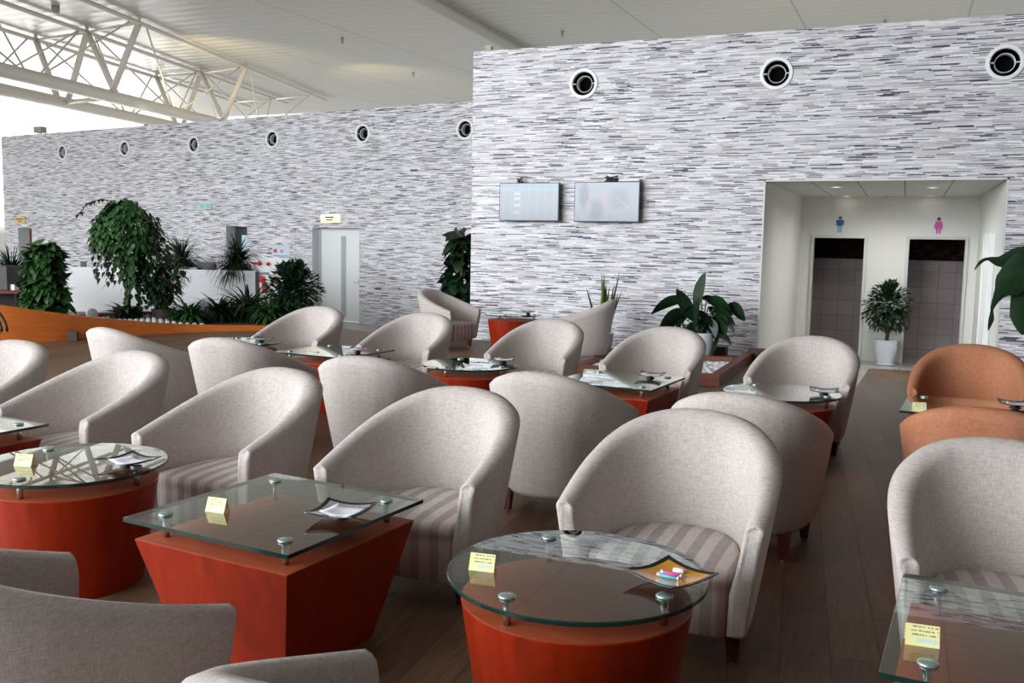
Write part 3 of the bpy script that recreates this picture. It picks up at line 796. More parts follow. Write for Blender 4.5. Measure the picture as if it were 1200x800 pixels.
def dish(x, y, r, amber, lab, z=GZ+0.0):
    t = thing('candy_dish', lab, 'dish', (x, y, z), r, 'square curved dishes on the glass tables')
    link('bowl', DA if amber else DG, None, t)
    link('dish_foot', FOOTD, M_BLACK, t)
    return t
def packet_mesh(lx, ly, curl=0.010, seed=0):
    rnd = random.Random(seed); n = 8; vs = []; fs = []
    for dz in (0.002, 0.0):
        for i in range(n+1):
            for j in range(5):
                u = -1+2*i/n; v = -1+2*j/4
                vs.append((u*lx, v*ly, curl*u*u+0.003*sin(3*u+seed)*v+dz+0.004*v*v))
    o = (n+1)*5
    for i in range(n):
        for j in range(4):
            q = (i*5+j, (i+1)*5+j, (i+1)*5+j+1, i*5+j+1); fs.append(q); fs.append(tuple(o+k for k in reversed(q)))
        fs.append((i*5, o+i*5, o+(i+1)*5, (i+1)*5)); fs.append((i*5+4, (i+1)*5+4, o+(i+1)*5+4, o+i*5+4))
    for j in range(4): fs.append((j, j+1, o+j+1, o+j)); fs.append((n*5+j, o+n*5+j, o+n*5+j+1, n*5+j+1))
    me = bpy.data.meshes.new('packet'); me.from_pydata(vs, [], fs); me.update()
    for p in me.polygons: p.use_smooth = True
    return me
def packet_print():
    m = mat('printed_packet', (0.78, 0.80, 0.86), 0.4); g = N(m); co = g.coords()
    n = g.noise(g.mapping(co, (1, 4, 1)), 45, 3)
    g.lk(g.ramp(n, [(0.0, (0.78, 0.80, 0.88)), (0.62, (0.80, 0.82, 0.90)), (0.68, (0.50, 0.62, 0.66)), (0.74, (0.74, 0.60, 0.55))]), g.b.inputs['Base Color']); return m
M_PRINT = packet_print()
def napkin(x, y, r, lab, z=GZ+0.0205, sx=0.068, sy=0.066, m_=None, seed=1, cat='wet wipe packet', name='wipe_packet', dz=0.0):
    o = link(name, packet_mesh(sx, sy, 0.009, seed), m_ or M_PRINT); o.location = (x, y, z+dz); o.rotation_euler = (0, 0, r)
    tag(o, lab, cat, 'white packets in the dishes' if m_ is None else None); return o
DP = [
 (150, 541, 0, 'grey dish with black rim holding a white packet on the left round table'),
 (400, 600, 0, 'grey dish with black rim holding a white packet on the nearest square table'),
 (786, 676, 1, 'amber dish with black rim holding wrapped sweets on the nearest round table'),
 (306, 398, 0, 'dark dish with packets on the leftmost second-row round table'),
 (419, 410, 0, 'dark dish with a white packet on the second-row square table left'),
 (590, 422, 0, 'dark dish with white packet on the middle second-row round table'),
 (762, 440, 1, 'amber-lined dish with white packet on the second-row square table'),
 (966, 459, 0, 'dark dish with white packet on the round table by the aisle'),
 (1190, 474, 0, 'dark dish with white packet on the table between the orange chairs'),
 (619, 366, 0, 'small dark dish on the distant round table'),
]
for i, (px, py, am, lab) in enumerate(DP):
    p = atz(px, py, GZ+0.02)
    r = (-0.15, 0.15, -0.50, 0.2, 0.1, 0.3, 0.0, 0.1, 0.0, 0.4)[i]
    dish(p.x, p.y, r, am, lab)
    if i == 2:
        for (dx, dy, c, nm, rr) in ((0.000, 0.012, M_PINK, 'pink', -0.15), (-0.004, -0.014, M_BLUE, 'blue', -0.12)):
            s_ = thing('wrapped_sweet', nm+' wrapped sweet lying in the amber dish', 'sweet', (p.x+dx, p.y+dy, GZ+0.0255), rr, 'wrapped sweets in the amber dish')
            MB().tube([(-0.027, 0, 0), (-0.024, 0, 0), (0.024, 0, 0), (0.027, 0, 0)], [0.003, 0.006, 0.006, 0.003], 10).build('sweet_body', c, s_, smooth=True)
            MB().tube([(-0.027, 0, 0), (-0.036, 0.003, 0.002)], [0.003, 0.007], 8).build('twist_end', M_PAPER, s_)
            MB().tube([(0.027, 0, 0), (0.036, -0.003, 0.002)], [0.003, 0.007], 8).build('twist_end', M_PAPER, s_)
        o = MB().tube([(-0.018, 0, 0), (-0.012, 0, 0), (0.012, 0, 0), (0.018, 0, 0)], [0.006, 0.009, 0.009, 0.006], 8).build('wrapped_sweet', M_PAPER, smooth=True)
        o.location = (p.x+0.016, p.y+0.040, GZ+0.030); tag(o, 'clear wrapped sweet behind the pink one in the amber dish', 'sweet', 'wrapped sweets in the amber dish')
    elif i == 9: pass
    else:
        where = ('left round table', 'nearest square table', '', 'leftmost second-row round table', 'second-row left square table', 'middle second-row round table', 'second-row square table by the plant', 'round table by the aisle', 'table between the orange chairs')[i]
        napkin(p.x+0.014, p.y-0.002, r-0.1, 'white printed packet in the dish on the '+where, seed=i)
        if i == 3: napkin(p.x-0.045, p.y+0.01, r, 'dark green packet in the dish on the leftmost second-row table', m_=M_GREENW, sx=0.03, sy=0.05, seed=4, cat='packet', name='snack_packet', dz=0.014)
        if i == 4: napkin(p.x+0.068, p.y-0.01, r+0.4, 'red packet poking out of the dish on the second-row left square table', m_=M_RED, sx=0.035, sy=0.02, seed=5, cat='packet', name='snack_packet', dz=0.016)

# ---- yellow tent cards
def card_mat():
    m = mat('card_yellow', (0.80, 0.76, 0.34), 0.5); g = N(m); co = g.coords()
    s = g.new('ShaderNodeSeparateXYZ'); g.lk(co, s.inputs[0])
    fz = g.math('FRACT', g.math('MULTIPLY', s.outputs[2], 1/0.0095))
    ln = g.math('GREATER_THAN', fz, 0.66)
    hi = g.math('GREATER_THAN', s.outputs[2], 0.020); lo = g.math('LESS_THAN', s.outputs[2], 0.049)
    xr = g.math('LESS_THAN', g.math('ABSOLUTE', g.math('SUBTRACT', s.outputs[0], 0.006)), 0.033)
    nz_ = g.math('GREATER_THAN', g.noise(g.mapping(co, (1, 1, 0.2)), 260, 1), 0.47)
    f = g.math('MULTIPLY', g.math('MULTIPLY', ln, hi), g.math('MULTIPLY', lo, g.math('MULTIPLY', xr, nz_)))
    c = g.mix(f, (0.80, 0.77, 0.36), (0.22, 0.21, 0.10))
    b1 = g.math('LESS_THAN', g.math('ABSOLUTE', g.math('SUBTRACT', s.outputs[2], 0.014)), 0.0045)
    b2 = g.math('LESS_THAN', g.math('ABSOLUTE', g.math('SUBTRACT', s.outputs[0], 0.012)), 0.026)
    c = g.mix(g.math('MULTIPLY', b1, b2), c, (0.55, 0.70, 0.70))
    g.lk(c, g.b.inputs['Base Color']); return m
M_CARD = card_mat()
def tent_mesh():
    w_, h_, d_ = 0.042, 0.052, 0.022; t_ = 0.001
    mb = MB()
    mb.add([(-w_, -d_, 0), (w_, -d_, 0), (w_, 0, h_), (-w_, 0, h_), (-w_, -d_+0.002, 0), (w_, -d_+0.002, 0), (w_, 0.001, h_-0.003), (-w_, 0.001, h_-0.003)],
           [(0, 1, 2, 3), (5, 4, 7, 6), (0, 4, 5, 1), (1, 5, 6, 2), (0, 3, 7, 4), (3, 2, 6, 7)])
    mb.add([(-w_, d_, 0), (w_, d_, 0), (w_, 0, h_), (-w_, 0, h_), (-w_, d_-0.002, 0), (w_, d_-0.002, 0), (w_, -0.001, h_-0.003), (-w_, -0.001, h_-0.003)],
           [(1, 0, 3, 2), (4, 5, 6, 7), (0, 1, 5, 4), (1, 2, 6, 5), (0, 4, 7, 3), (3, 7, 6, 2)])
    return mb.mesh('tent_card', fix=False)
TENT = tent_mesh(); FLATC = MB().box(-0.045, 0.045, -0.035, 0.035, 0.0005, 0.004).mesh('flat_card'); M_CARDP = mat('card_reflection_pale', (0.72, 0.72, 0.42), 0.5)
for (px, py, r, lab) in ((25, 546, 0.25, 'yellow folded card on the left round table'), (251, 600, 0.05, 'yellow folded card on the nearest square table'),
                         (563, 669, 0.10, 'yellow folded card on the nearest round table'), (1080, 757, 0.05, 'yellow folded card on the table at lower right'),
                         (447, 299+117, 0.1, None), (366, 413, 0.2, 'yellow card on the second-row left square table'),
                         (505, 431, 0.1, 'yellow card at the left edge of the middle second-row round table'), (690, 434, 0.1, 'yellow card on the second-row square table by the plant'),
                         (868, 457, 0.1, 'yellow card on the round table by the aisle'), (1077, 481, 0.1, 'yellow card on the table between the orange chairs')):
    if lab is None: continue
    p = atz(px, py, GZ)
    flat = 350 < px < 900 and py < 500  # flat shape and pale colour take in the card's reflection on the glass
    o = link('flat_card' if flat else 'tent_card', FLATC if flat else TENT, M_CARDP if flat else M_CARD); o.location = (p.x, p.y+0.02, GZ); o.rotation_euler = (0, 0, r+0.02)
    tag(o, lab, 'card', 'yellow cards on the glass tables')

# ================================================================== SCREENS
def tv_mat(kind):
    m = mat('screen_'+kind, (0.02, 0.02, 0.03), 0.15); g = N(m); co = g.coords()
    s = g.new('ShaderNodeSeparateXYZ'); g.lk(co, s.inputs[0]); X, Z = s.outputs[0], s.outputs[2]
    def blob(cx, cz, rx, rz, soft=0.5):
        a = g.math('POWER', g.math('DIVIDE', g.math('SUBTRACT', X, cx), rx), 2.0)
        b = g.math('POWER', g.math('DIVIDE', g.math('SUBTRACT', Z, cz), rz), 2.0)
        d = g.math('ADD', a, b)
        return g.ramp(d, [(0.2, (1, 1, 1)), (1.0, (0, 0, 0))])
    if kind == 'table':
        c = g.mix(g.noise(co, 2, 1), (0.22, 0.30, 0.42), (0.40, 0.45, 0.52))
        band = g.math('LESS_THAN', g.math('ABSOLUTE', g.math('SUBTRACT', Z, 0.20)), 0.035)
        c = g.mix(band, c, (0.22, 0.50, 0.70))
        fz = g.math('GREATER_THAN', g.math('FRACT', g.math('MULTIPLY', Z, 14.0)), 0.88)
        c = g.mix(g.math('MULTIPLY', fz, 0.4), c, (0.30, 0.42, 0.58))
        fx = g.math('GREATER_THAN', g.math('FRACT', g.math('MULTIPLY', X, 7.0)), 0.93)
        c = g.mix(g.math('MULTIPLY', fx, 0.4), c, (0.55, 0.58, 0.64))
        for cz, col in ((0.13, (0.55, 0.66, 0.72)), (0.05, (0.50, 0.68, 0.76)), (-0.05, (0.48, 0.68, 0.78)), (-0.17, (0.66, 0.48, 0.50))):
            q = g.math('MULTIPLY', g.math('LESS_THAN', g.math('ABSOLUTE', g.math('SUBTRACT', X, -0.20)), 0.055), g.math('LESS_THAN', g.math('ABSOLUTE', g.math('SUBTRACT', Z, cz)), 0.028))
            c = g.mix(q, c, col)
        q = g.ramp(Z, [(0.0, (1, 1, 1)), (1.0, (1, 1, 1))])
    else:
        c = g.mix(g.noise(co, 2.5, 2), (0.24, 0.29, 0.38), (0.36, 0.42, 0.52))
        c = g.mix(blob(-0.36, 0.10, 0.10, 0.26), c, (0.10, 0.12, 0.20))
        c = g.mix(blob(-0.17, -0.12, 0.16, 0.20), c, (0.14, 0.18, 0.27))
        c = g.mix(blob(-0.29, -0.08, 0.07, 0.12), c, (0.38, 0.31, 0.36))
        c = g.mix(blob(-0.02, 0.06, 0.085, 0.16), c, (0.42, 0.33, 0.38))
        c = g.mix(blob(0.20, 0.05, 0.20, 0.20), c, (0.18, 0.22, 0.31))
        li = g.math('LESS_THAN', g.math('ABSOLUTE', g.math('ADD', g.math('ADD', Z, g.math('MULTIPLY', X, 0.9)), -0.22)), 0.012)
        li = g.math('MULTIPLY', li, g.math('MULTIPLY', g.math('GREATER_THAN', X, 0.17), g.math('LESS_THAN', X, 0.36)))
        c = g.mix(g.math('MULTIPLY', li, 0.7), c, (0.40, 0.52, 0.55))
    g.lk(c, g.b.inputs['Emission Color']); g.b.inputs['Emission Strength'].default_value = 0.56
    g.b.inputs['Base Color'].default_value = (0.01, 0.01, 0.012, 1)
    return m
def tv(x0, x1, z0, z1, lab, kind):
    cx, cz = (x0+x1)/2, (z0+z1)/2; w2, h2 = (x1-x0)/2, (z1-z0)/2
    t = thing('wall_television', lab, 'television', (cx, Y0-0.11, cz), 0, 'televisions on the mosaic wall')
    MB().box(-w2, w2, -0.03, 0.02, -h2, h2).build('casing', M_BLACK, t, bevel=0.006)
    MB().box(-w2+0.012, w2-0.016, -0.033, -0.029, -h2+0.016, h2-0.012).build('screen', tv_mat(kind), t)
    MB().box(-0.18, 0.18, 0.02, 0.11, -0.12, 0.12).build('wall_bracket', M_BLACK, t)
    return t
t1 = tv(-6.07, -5.05, 1.957, 2.56, 'left wall television showing a pale blue timetable', 'table')
t2 = tv(-4.80, -3.755, 1.952, 2.565, 'right wall television showing a blurred film scene with faces', 'film')
rnd = random.Random(3)
def cables(x, z, n, w_, lab):
    mb = MB()
    for i in range(n):
        a = [Vector((x+rnd.uniform(-w_, w_), Y0-0.10+rnd.uniform(-0.02, 0.03), z+rnd.uniform(0.0, 0.09))) for _ in range(5)]
        a[0].z = z-0.01; a[-1].z = z-0.01
        pts = []
        for k in range(4):
            for q in (0, 0.33, 0.66): pts.append(a[k].lerp(a[k+1], q))
        mb.tube(pts+[a[-1]], 0.007, 6)
    tag(mb.build('cable_bundle', M_BLACK, smooth=True), lab, 'cables')
cables(-5.74, 2.56, 4, 0.06, 'short black cables on top of the left television')
cables(-4.22, 2.567, 9, 0.12, 'tangled black cables on top of the right television')
o = MB().box(-4.10, -3.78, Y0-0.12, Y0-0.005, 2.569, 2.605).build('media_box', M_WHITE, bevel=0.004); tag(o, 'flat white box lying on top of the right television', 'media box')

# ================================================================== NICHE FITTINGS
def fit_niche(px, py, z): 
    return atz(px, py, z)
DL = thing('downlight', '', 'downlight', group='downlights in the washroom soffit')
MB().lathe([(0.062, 0.002), (0.062, 0.0), (0.085, -0.006), (0.092, -0.002), (0.092, 0.002)], n=24, cap=False).build('ring', M_WHITE, DL, smooth=True)
MB().lathe([(0.001, 0.0), (0.062, 0.0), (0.062, 0.002), (0.001, 0.002)], n=24).build('lamp', mat('lamp_face', (1, 0.95, 0.85), 0.4, emit=(1.0, 0.86, 0.66), es=5), DL)
for i, (px, py, lab) in enumerate(((980, 219, 'front left downlight in the washroom soffit'), (993, 230, 'rear left downlight in the washroom soffit'), (1093, 219.5, 'front right downlight in the washroom soffit'), (1090, 230.5, 'rear right downlight in the washroom soffit'))):
    o = DL if i == 0 else copy_tree(DL)
    p = atz(px, py, 2.56); o.location = (p.x, min(p.y, 18.0), 2.557); o['label'] = lab
for (x_, y_) in ((-0.75, 15.4), (-0.75, 17.0), (0.05, 15.4), (0.05, 17.0)):
    l = bpy.data.lights.new('downlight_lamp', 'SPOT'); l.energy = 62; l.color = (1.0, 0.97, 0.92); l.spot_size = radians(165); l.spot_blend = 1.0; l.shadow_soft_size = 0.06
    lo = bpy.data.objects.new('downlight_beam', l); COL.objects.link(lo); lo.location = (x_, y_, 2.54)
p = atz(1040, 229.5, 2.56)
o = MB().lathe([(0.001, -0.06), (0.03, -0.055), (0.008, -0.05), (0.008, -0.02), (0.03, -0.006), (0.03, 0.0)], n=14).build('sprinkler', M_METAL, smooth=True)
o.location = (p.x, min(p.y, 17.9), 2.56); tag(o, 'small chrome fire sprinkler between the soffit downlights', 'sprinkler')

def picto(px, py, female):
    c = aty(px, py, YB-0.004); m1 = mat('sign_pink', (0.60, 0.10, 0.42), 0.4) if female else mat('sign_blue', (0.03, 0.09, 0.30), 0.5)
    t = thing('washroom_sign', 'pink woman symbol above the right washroom door' if female else 'blue man symbol above the left washroom door', 'sign', (c.x, YB-0.006, c.z))
    q = Matrix.Rotation(pi/2, 4, 'X')
    q2 = q.copy(); q2.translation = Vector((0, 0, 0.105))
    MB().lathe([(0.030, -0.004), (0.030, 0.004)], n=18, mat4=q2).build('sign_head', mat('sign_dark', (0.12, 0.01, 0.08), 0.4) if female else m1, t)
    b = MB()
    def pl(poly): 
        n = len(poly); b.add([(x, -0.004, z) for x, z in poly]+[(x, 0.004, z) for x, z in poly], [tuple(range(n)), tuple(reversed(range(n, 2*n)))]+[(i, i+n, (i+1) % n+n, (i+1) % n) for i in range(n)])
    if female:
        pl([(-0.045, 0.065), (0.045, 0.065), (0.075, -0.03), (0.062, -0.045), (0.05, -0.02), (0.068, -0.075), (-0.068, -0.075), (-0.05, -0.02), (-0.062, -0.045), (-0.075, -0.03)])
        pl([(-0.035, -0.075), (-0.008, -0.075), (-0.010, -0.16), (-0.032, -0.16)]); pl([(0.008, -0.075), (0.035, -0.075), (0.032, -0.16), (0.010, -0.16)])
    else:
        pl([(-0.065, 0.068), (0.065, 0.068), (0.068, -0.03), (0.048, -0.03), (0.046, 0.03), (0.040, -0.04), (-0.040, -0.04), (-0.046, 0.03), (-0.048, -0.03), (-0.068, -0.03)])
    b.build('sign_body', m1, t)
    if not female:
        b = MB(); b.box(-0.040, 0.040, -0.004, 0.004, -0.16, -0.04); b.build('sign_legs', mat('sign_pale_blue', (0.30, 0.42, 0.66), 0.4), t)
picto(984.5, 262, False); picto(1100, 263.5, True)

# ================================================================== WALL SIGNS ON THE LEFT
def wall_sign(x0, x1, y0, y1, m_, lab, name='wall_sign', cat='sign', thick=0.04, marks=None):
    a = uz(x0, y0); b = uz(x1, y1)
    o = lbox(a[0], b[0], 0.0, thick, b[1], a[1]).build(name, m_); tag(o, lab, cat)
    if marks:
        for (fx0, fx1, fz0, fz1, mm, nm) in marks:
            lbox(a[0]+(b[0]-a[0])*fx0, a[0]+(b[0]-a[0])*fx1, thick, thick+0.004, b[1]+(a[1]-b[1])*fz0, b[1]+(a[1]-b[1])*fz1).build(nm, mm, o)
    return o
MY = mat('lit_yellow_sign', (0.75, 0.72, 0.5), 0.4, emit=(0.95, 0.92, 0.60), es=0.65)
MDK = mat('sign_ink', (0.10, 0.09, 0.05), 0.5)
wall_sign(377, 399, 251.5, 260.5, MY, 'pale yellow lit sign above the white door', marks=[(0.25, 0.7, 0.55, 0.75, MDK, 'sign_text'), (0.3, 0.66, 0.25, 0.4, MDK, 'sign_text')])
wall_sign(18, 30, 254, 261, mat('amber_sign', (0.62, 0.42, 0.12), 0.4, emit=(0.5, 0.32, 0.08), es=0.3), 'amber sign above the far left doorway', marks=[(0.1, 0.9, 0.5, 0.7, MDK, 'sign_text'), (0.4, 0.7, 0.15, 0.35, MDK, 'sign_text')])
MGN = mat('exit_green', (0.35, 0.62, 0.58), 0.4)
wall_sign(235, 249, 237.5, 245, mat('exit_pale', (0.55, 0.75, 0.72), 0.4), 'small green and white exit sign high on the left wall', marks=[(0.05, 0.45, 0.15, 0.85, MGN, 'exit_symbol'), (0.55, 0.95, 0.15, 0.85, MGN, 'exit_symbol')])
wall_sign(319.5, 340, 287, 301, mat('notice_paper', (0.62, 0.68, 0.80), 0.5), 'pale blue notice with red symbols above the fire hose cabinet', 'wall_notice', 'notice', 0.01,
          marks=[(0.08, 0.26, 0.35, 0.65, M_RED, 'symbol'), (0.45, 0.62, 0.35, 0.6, mat('mark_blue', (0.25, 0.33, 0.6), 0.5), 'symbol'), (0.05, 0.95, 0.02, 0.12, mat('mark_blue', (0.25, 0.33, 0.6), 0.5), 'symbol')])
a = uz(298, 301); b = uz(343, 300)
cab = lbox(a[0], b[0], 0, 0.12, LOW, a[1]).build('hose_cabinet', M_WHITE, bevel=0.01); tag(cab, 'white fire cabinet with red round valves behind the low bushes', 'fire cabinet')
qn = (-LN).to_track_quat('Z', 'Y').to_matrix().to_4x4()
for (px, py, r_) in ((309.5, 308.5, 0.060), (320, 309, 0.05)):
    u, z = uz(px, py); q = qn.copy(); q.translation = lw(u, 0.12, z)
    MB().lathe([(r_*0.4, 0.0), (r_*0.4, 0.05), (r_, 0.055), (r_, 0.075), (r_*0.5, 0.085)], n=20, mat4=q).build('valve', M_RED, cab, smooth=True)
u, z = uz(304, 308.5); MB().tube([lw(u-0.1, 0.17, z), lw(u+0.1, 0.17, z)], 0.03, 8).build('valve_pipe', M_RED, cab)
for (x0, x1, y0, y1) in ((306, 315, 323, 331), (302, 309, 336, 343), (312, 318, 333, 342), (323, 330, 324, 330)):
    a = uz(x0, y0); b = uz(x1, y1); lbox(a[0], b[0], 0.12, 0.16, b[1], a[1]).build('red_box', M_RED, cab, bevel=0.01)

# ================================================================== RECEPTION COUNTER, MONITORS
def axis_pt(px, py, dist):       # point at a distance along the view axis
    return Vector((0, 0, H))+ray(px, py)*dist
c0 = axis_pt(75, 321, 19.7); c1 = axis_pt(299, 317, 19.2); ctop = 0.94
cd = (Vector((c1.x-c0.x, c1.y-c0.y, 0))).normalized(); cn = Vector((-cd.y, cd.x, 0))
ct = thing('reception_counter', 'long white reception counter behind the curved planter', 'counter')
poly = [(c0.x, c0.y), (c1.x, c1.y), (c1.x+cn.x*0.08, c1.y+cn.y*0.08), (c0.x+cn.x*0.08, c0.y+cn.y*0.08)]
MB().prism(poly, LOW, ctop).build('front_panel', mat('counter_white', (0.70, 0.71, 0.73), 0.35), ct)
poly = [(c0.x+cn.x*0.08, c0.y+cn.y*0.08), (c1.x+cn.x*0.08, c1.y+cn.y*0.08), (c1.x+cn.x*0.8, c1.y+cn.y*0.8), (c0.x+cn.x*0.8, c0.y+cn.y*0.8)]
MB().prism(poly, ctop-0.10, ctop-0.05).build('worktop', M_WHITE, ct)
poly = [(c1.x, c1.y), (c1.x+cd.x*0.04, c1.y+cd.y*0.04), (c1.x+cd.x*0.04+cn.x*0.12, c1.y+cd.y*0.04+cn.y*0.12), (c1.x+cn.x*0.12, c1.y+cn.y*0.12)]
MB().prism(poly, LOW, ctop-0.02).build('end_panel', M_BLACK, ct)
def on_counter(px, off=0.35):
    # point on the worktop seen at px
    d = ray(px, 318); k = cn.dot(Vector((c0.x, c0.y, 0))+cn*off)/cn.dot(Vector((d.x, d.y, 0)))
    return Vector((d.x*k, d.y*k, ctop-0.05))
for (px, w_, h_, lab) in ((242, 0.42, 0.20, 'black monitor back on the reception counter between the two grassy plants'), (98, 0.12, 0.16, 'small black box on the reception counter left of the big vine')):
    p = on_counter(px, 0.3)
    t = thing('monitor', lab, 'monitor', p, YAW*0.9)
    MB().box(-w_/2, w_/2, -0.015, 0.015, 0.03, h_).build('monitor_case', M_BLACK, t, bevel=0.008)
    MB().box(-0.05, 0.05, -0.05, 0.05, 0.0, 0.04).build('monitor_stand', M_BLACK, t)
p = on_counter(217, 0.25)
o = MB().box(-0.30, 0.30, -0.12, 0.12, 0.0, 0.09).build('paper_tray', mat('tray_grey', (0.52, 0.54, 0.57), 0.5), bevel=0.01); o.location = p; o.rotation_euler = (0, 0, YAW); tag(o, 'pale grey paper tray on the reception counter beside the vine', 'paper tray')

# ================================================================== CURVED PLANTER
def smooth_path(P, n=8):
    out = []
    for i in range(len(P)-1):
        p0 = P[max(i-1, 0)]; p1 = P[i]; p2 = P[i+1]; p3 = P[min(i+2, len(P)-1)]
        for k in range(n):
            t = k/n
            out.append(tuple(0.5*((2*p1[a])+(-p0[a]+p2[a])*t+(2*p0[a]-5*p1[a]+4*p2[a]-p3[a])*t*t+(-p0[a]+3*p1[a]-3*p2[a]+p3[a])*t**3) for a in range(len(p1))))
    out.append(tuple(P[-1])); return out
pl = thing('curved_planter', 'long curved orange wood planter on the floor at left, filled with white pebbles', 'planter')
fpts = []
for (px, yb, yt) in ((-60, 404, 350), (0, 403, 357), (60, 400, 365.5), (110, 396.5, 371.5), (160, 393, 376), (220, 389.5, 380), (290, 387.5, 381), (360, 386, 381)):
    b = atz(px, yb, 0.0); axd = (b-Vector((0, 0, H))).dot(_f)
    h_ = (yb-yt)*axd/FPX; fpts.append((b.x, b.y, h_))
sp_ = smooth_path(fpts, 8)
vs = []; fs = []
for (x, y, h_) in sp_:
    d = Vector((x, y, 0)).normalized()
    for (ox, z) in ((0, 0.0), (0, h_), (0.06, h_), (0.06, 0.0)): vs.append((x+d.x*ox, y+d.y*ox, z))
for i in range(len(sp_)-1):
    for j in range(4):
        l = (j+1) % 4; fs.append((i*4+j, (i+1)*4+j, (i+1)*4+l, i*4+l))
fs += [(0, 1, 2, 3), tuple((len(sp_)-1)*4+k for k in (3, 2, 1, 0))]
mb = MB(); mb.add(vs, fs); mb.build('planter_front', M_ORWOOD, pl)
# bed surface
back = [(p[0]+Vector((p[0], p[1], 0)).normalized().x*1.9, p[1]+Vector((p[0], p[1], 0)).normalized().y*1.9) for p in sp_]
k_ = len(sp_)
def bed_h(i): return max(0.03, min(0.16, sp_[i][2]-0.035))
bed = MB(); bv = [(p[0]+Vector((p[0], p[1], 0)).normalized().x*0.05, p[1]+Vector((p[0], p[1], 0)).normalized().y*0.05, bed_h(i)) for i, p in enumerate(sp_)]+[(b_[0], b_[1], bed_h(i)) for i, b_ in enumerate(back)]
bed.add(bv, [(i, i+1, k_+i+1, k_+i) for i in range(k_-1)])
bed.build('soil_bed', M_SOIL, pl)
bk = MB()
vs = []; fs = []
for (x, y) in back:
    d = Vector((x, y, 0)).normalized()
    for (ox, z) in ((0, -0.4), (0, 0.24), (0.06, 0.24), (0.06, -0.4)): vs.append((x+d.x*ox, y+d.y*ox, z))
for i in range(k_-1):
    for j in range(4):
        l = (j+1) % 4; fs.append((i*4+j, (i+1)*4+j, (i+1)*4+l, i*4+l))
bk.add(vs, fs); bk.build('planter_back', M_BROWNWOOD, pl)
def pebbles(name, fn, n, lab, rad=(0.02, 0.035), seed=1):
    rr = random.Random(seed); mb = MB()
    for i in range(n):
        x, y, z = fn(rr); r = rr.uniform(*rad); a = rr.uniform(0, 6.28)
        vv = [Vector((r*cos(a+k*pi/3)*1.2, r*sin(a+k*pi/3), 0)) for k in range(6)]
        mb.add([(x+v.x, y+v.y, z) for v in vv]+[(x+v.x*0.6, y+v.y*0.6, z+r*0.7) for v in vv], [(6, 7, 8, 9, 10, 11)]+[(k, (k+1) % 6, 6+(k+1) % 6, 6+k) for k in range(6)])
    me = mb.mesh(name, True, fix=False); o = link(name, me, mat('pebble_white', (0.80, 0.82, 0.86), 0.5)); tag(o, lab, 'pebbles', kind='stuff'); return o
def fn(rr):
    i = rr.randrange(8, k_-14); t = rr.random(); a = sp_[i]; b = back[i]; t = 0.04+0.93*t
    return a[0]+(b[0]-a[0])*t, a[1]+(b[1]-a[1])*t, bed_h(i)-0.005
pebbles('white_pebbles', fn, 6000, 'white pebbles filling the curved orange planter', (0.03, 0.05))
p = atz(108, 372, 0.20)
o = MB().lathe([(0.1*sin(a*pi/12)+0.001, 0.1-0.1*cos(a*pi/12)) for a in range(13)], n=20).build('glass_globe', mat('globe_glass', (0.75, 0.8, 0.85), 0.05, spec=0.9), smooth=True)
o.location = (p.x, p.y, 0.16); tag(o, 'pale glass globe lying on the pebbles of the curved planter', 'globe')
p = atz(88.5, 399, 0)
o = MB().box(-0.075, 0.075, -0.05, 0.05, 0, 0.15).build('wooden_block', M_DARKWOOD, bevel=0.006); o.location = (p.x, p.y-0.05, 0); o.rotation_euler = (0, 0, 0.6); tag(o, 'small dark wooden block on the floor against the orange planter', 'block')

# dark cabinet far left and black chair
p = axis_pt(12, 350, 16.5)
cb = thing('low_cabinet', 'dark open cabinet with reddish top at the far left edge behind the planter', 'cabinet', (p.x, p.y, LOW), 0.75)
MB().box(-1.2, 0.75, -0.25, 0.25, 1.00, 1.06).build('cabinet_top', M_BROWNWOOD, cb)
MB().box(-1.2, -1.14, -0.25, 0.25, 0, 1.0).box(0.1, 0.14, -0.25, 0.25, 0, 1.0).box(0.68, 0.72, -0.25, 0.25, 0, 1.0).box(-1.14, 0.7, 0.2, 0.25, 0, 1.0).build('cabinet_body', M_BLACK, cb)
MB().box(-1.14, 0.68, -0.24, 0.2, 0.42, 0.46).build('shelf', M_BROWNWOOD, cb)
o = MB().box(-0.30, 0.30, -0.2, 0.2, 0, 0.42).build('storage_box', mat('dark_box', (0.035, 0.025, 0.03), 0.5), bevel=0.01); q = axis_pt(-4, 336, 16.4); o.location = (q.x, q.y, LOW+1.06); o.rotation_euler = (0, 0, 0.4); tag(o, 'dark box standing on the low cabinet at the left edge', 'box')
o = MB().box(-0.06, 0.06, -0.05, 0.05, 0, 0.10).build('small_carton', M_WHITE, bevel=0.005); q = axis_pt(16.5, 334, 16.3); o.location = (q.x, q.y, LOW+1.06); tag(o, 'small white carton on the low cabinet beside the tall bush', 'carton')
p = atz(-22, 428, 0)
bc = thing('black_hoop_chair', 'black metal chair with round hoop back at the left edge before the planter', 'chair', (p.x, p.y, 0), 0.6)
for r_, zt in ((0.26, 0.72), (0.20, 0.66)):
    MB().tube([(r_*cos(a), 0.15, 0.40+(zt-0.40)*sin(a)) for a in [pi*k/16 for k in range(17)]], 0.016, 8).build('hoop', M_BLACK, bc, smooth=True)
MB().lathe([(0.22, 0.38), (0.23, 0.40), (0.22, 0.42)], n=24).build('seat', M_BLACK, bc)
for sx in (-1, 1):
    for sy in (-1, 1): MB().tube([(sx*0.15, sy*0.15, 0.39), (sx*0.2, sy*0.2, 0.0)], 0.014, 8).build('leg', M_BLACK, bc)

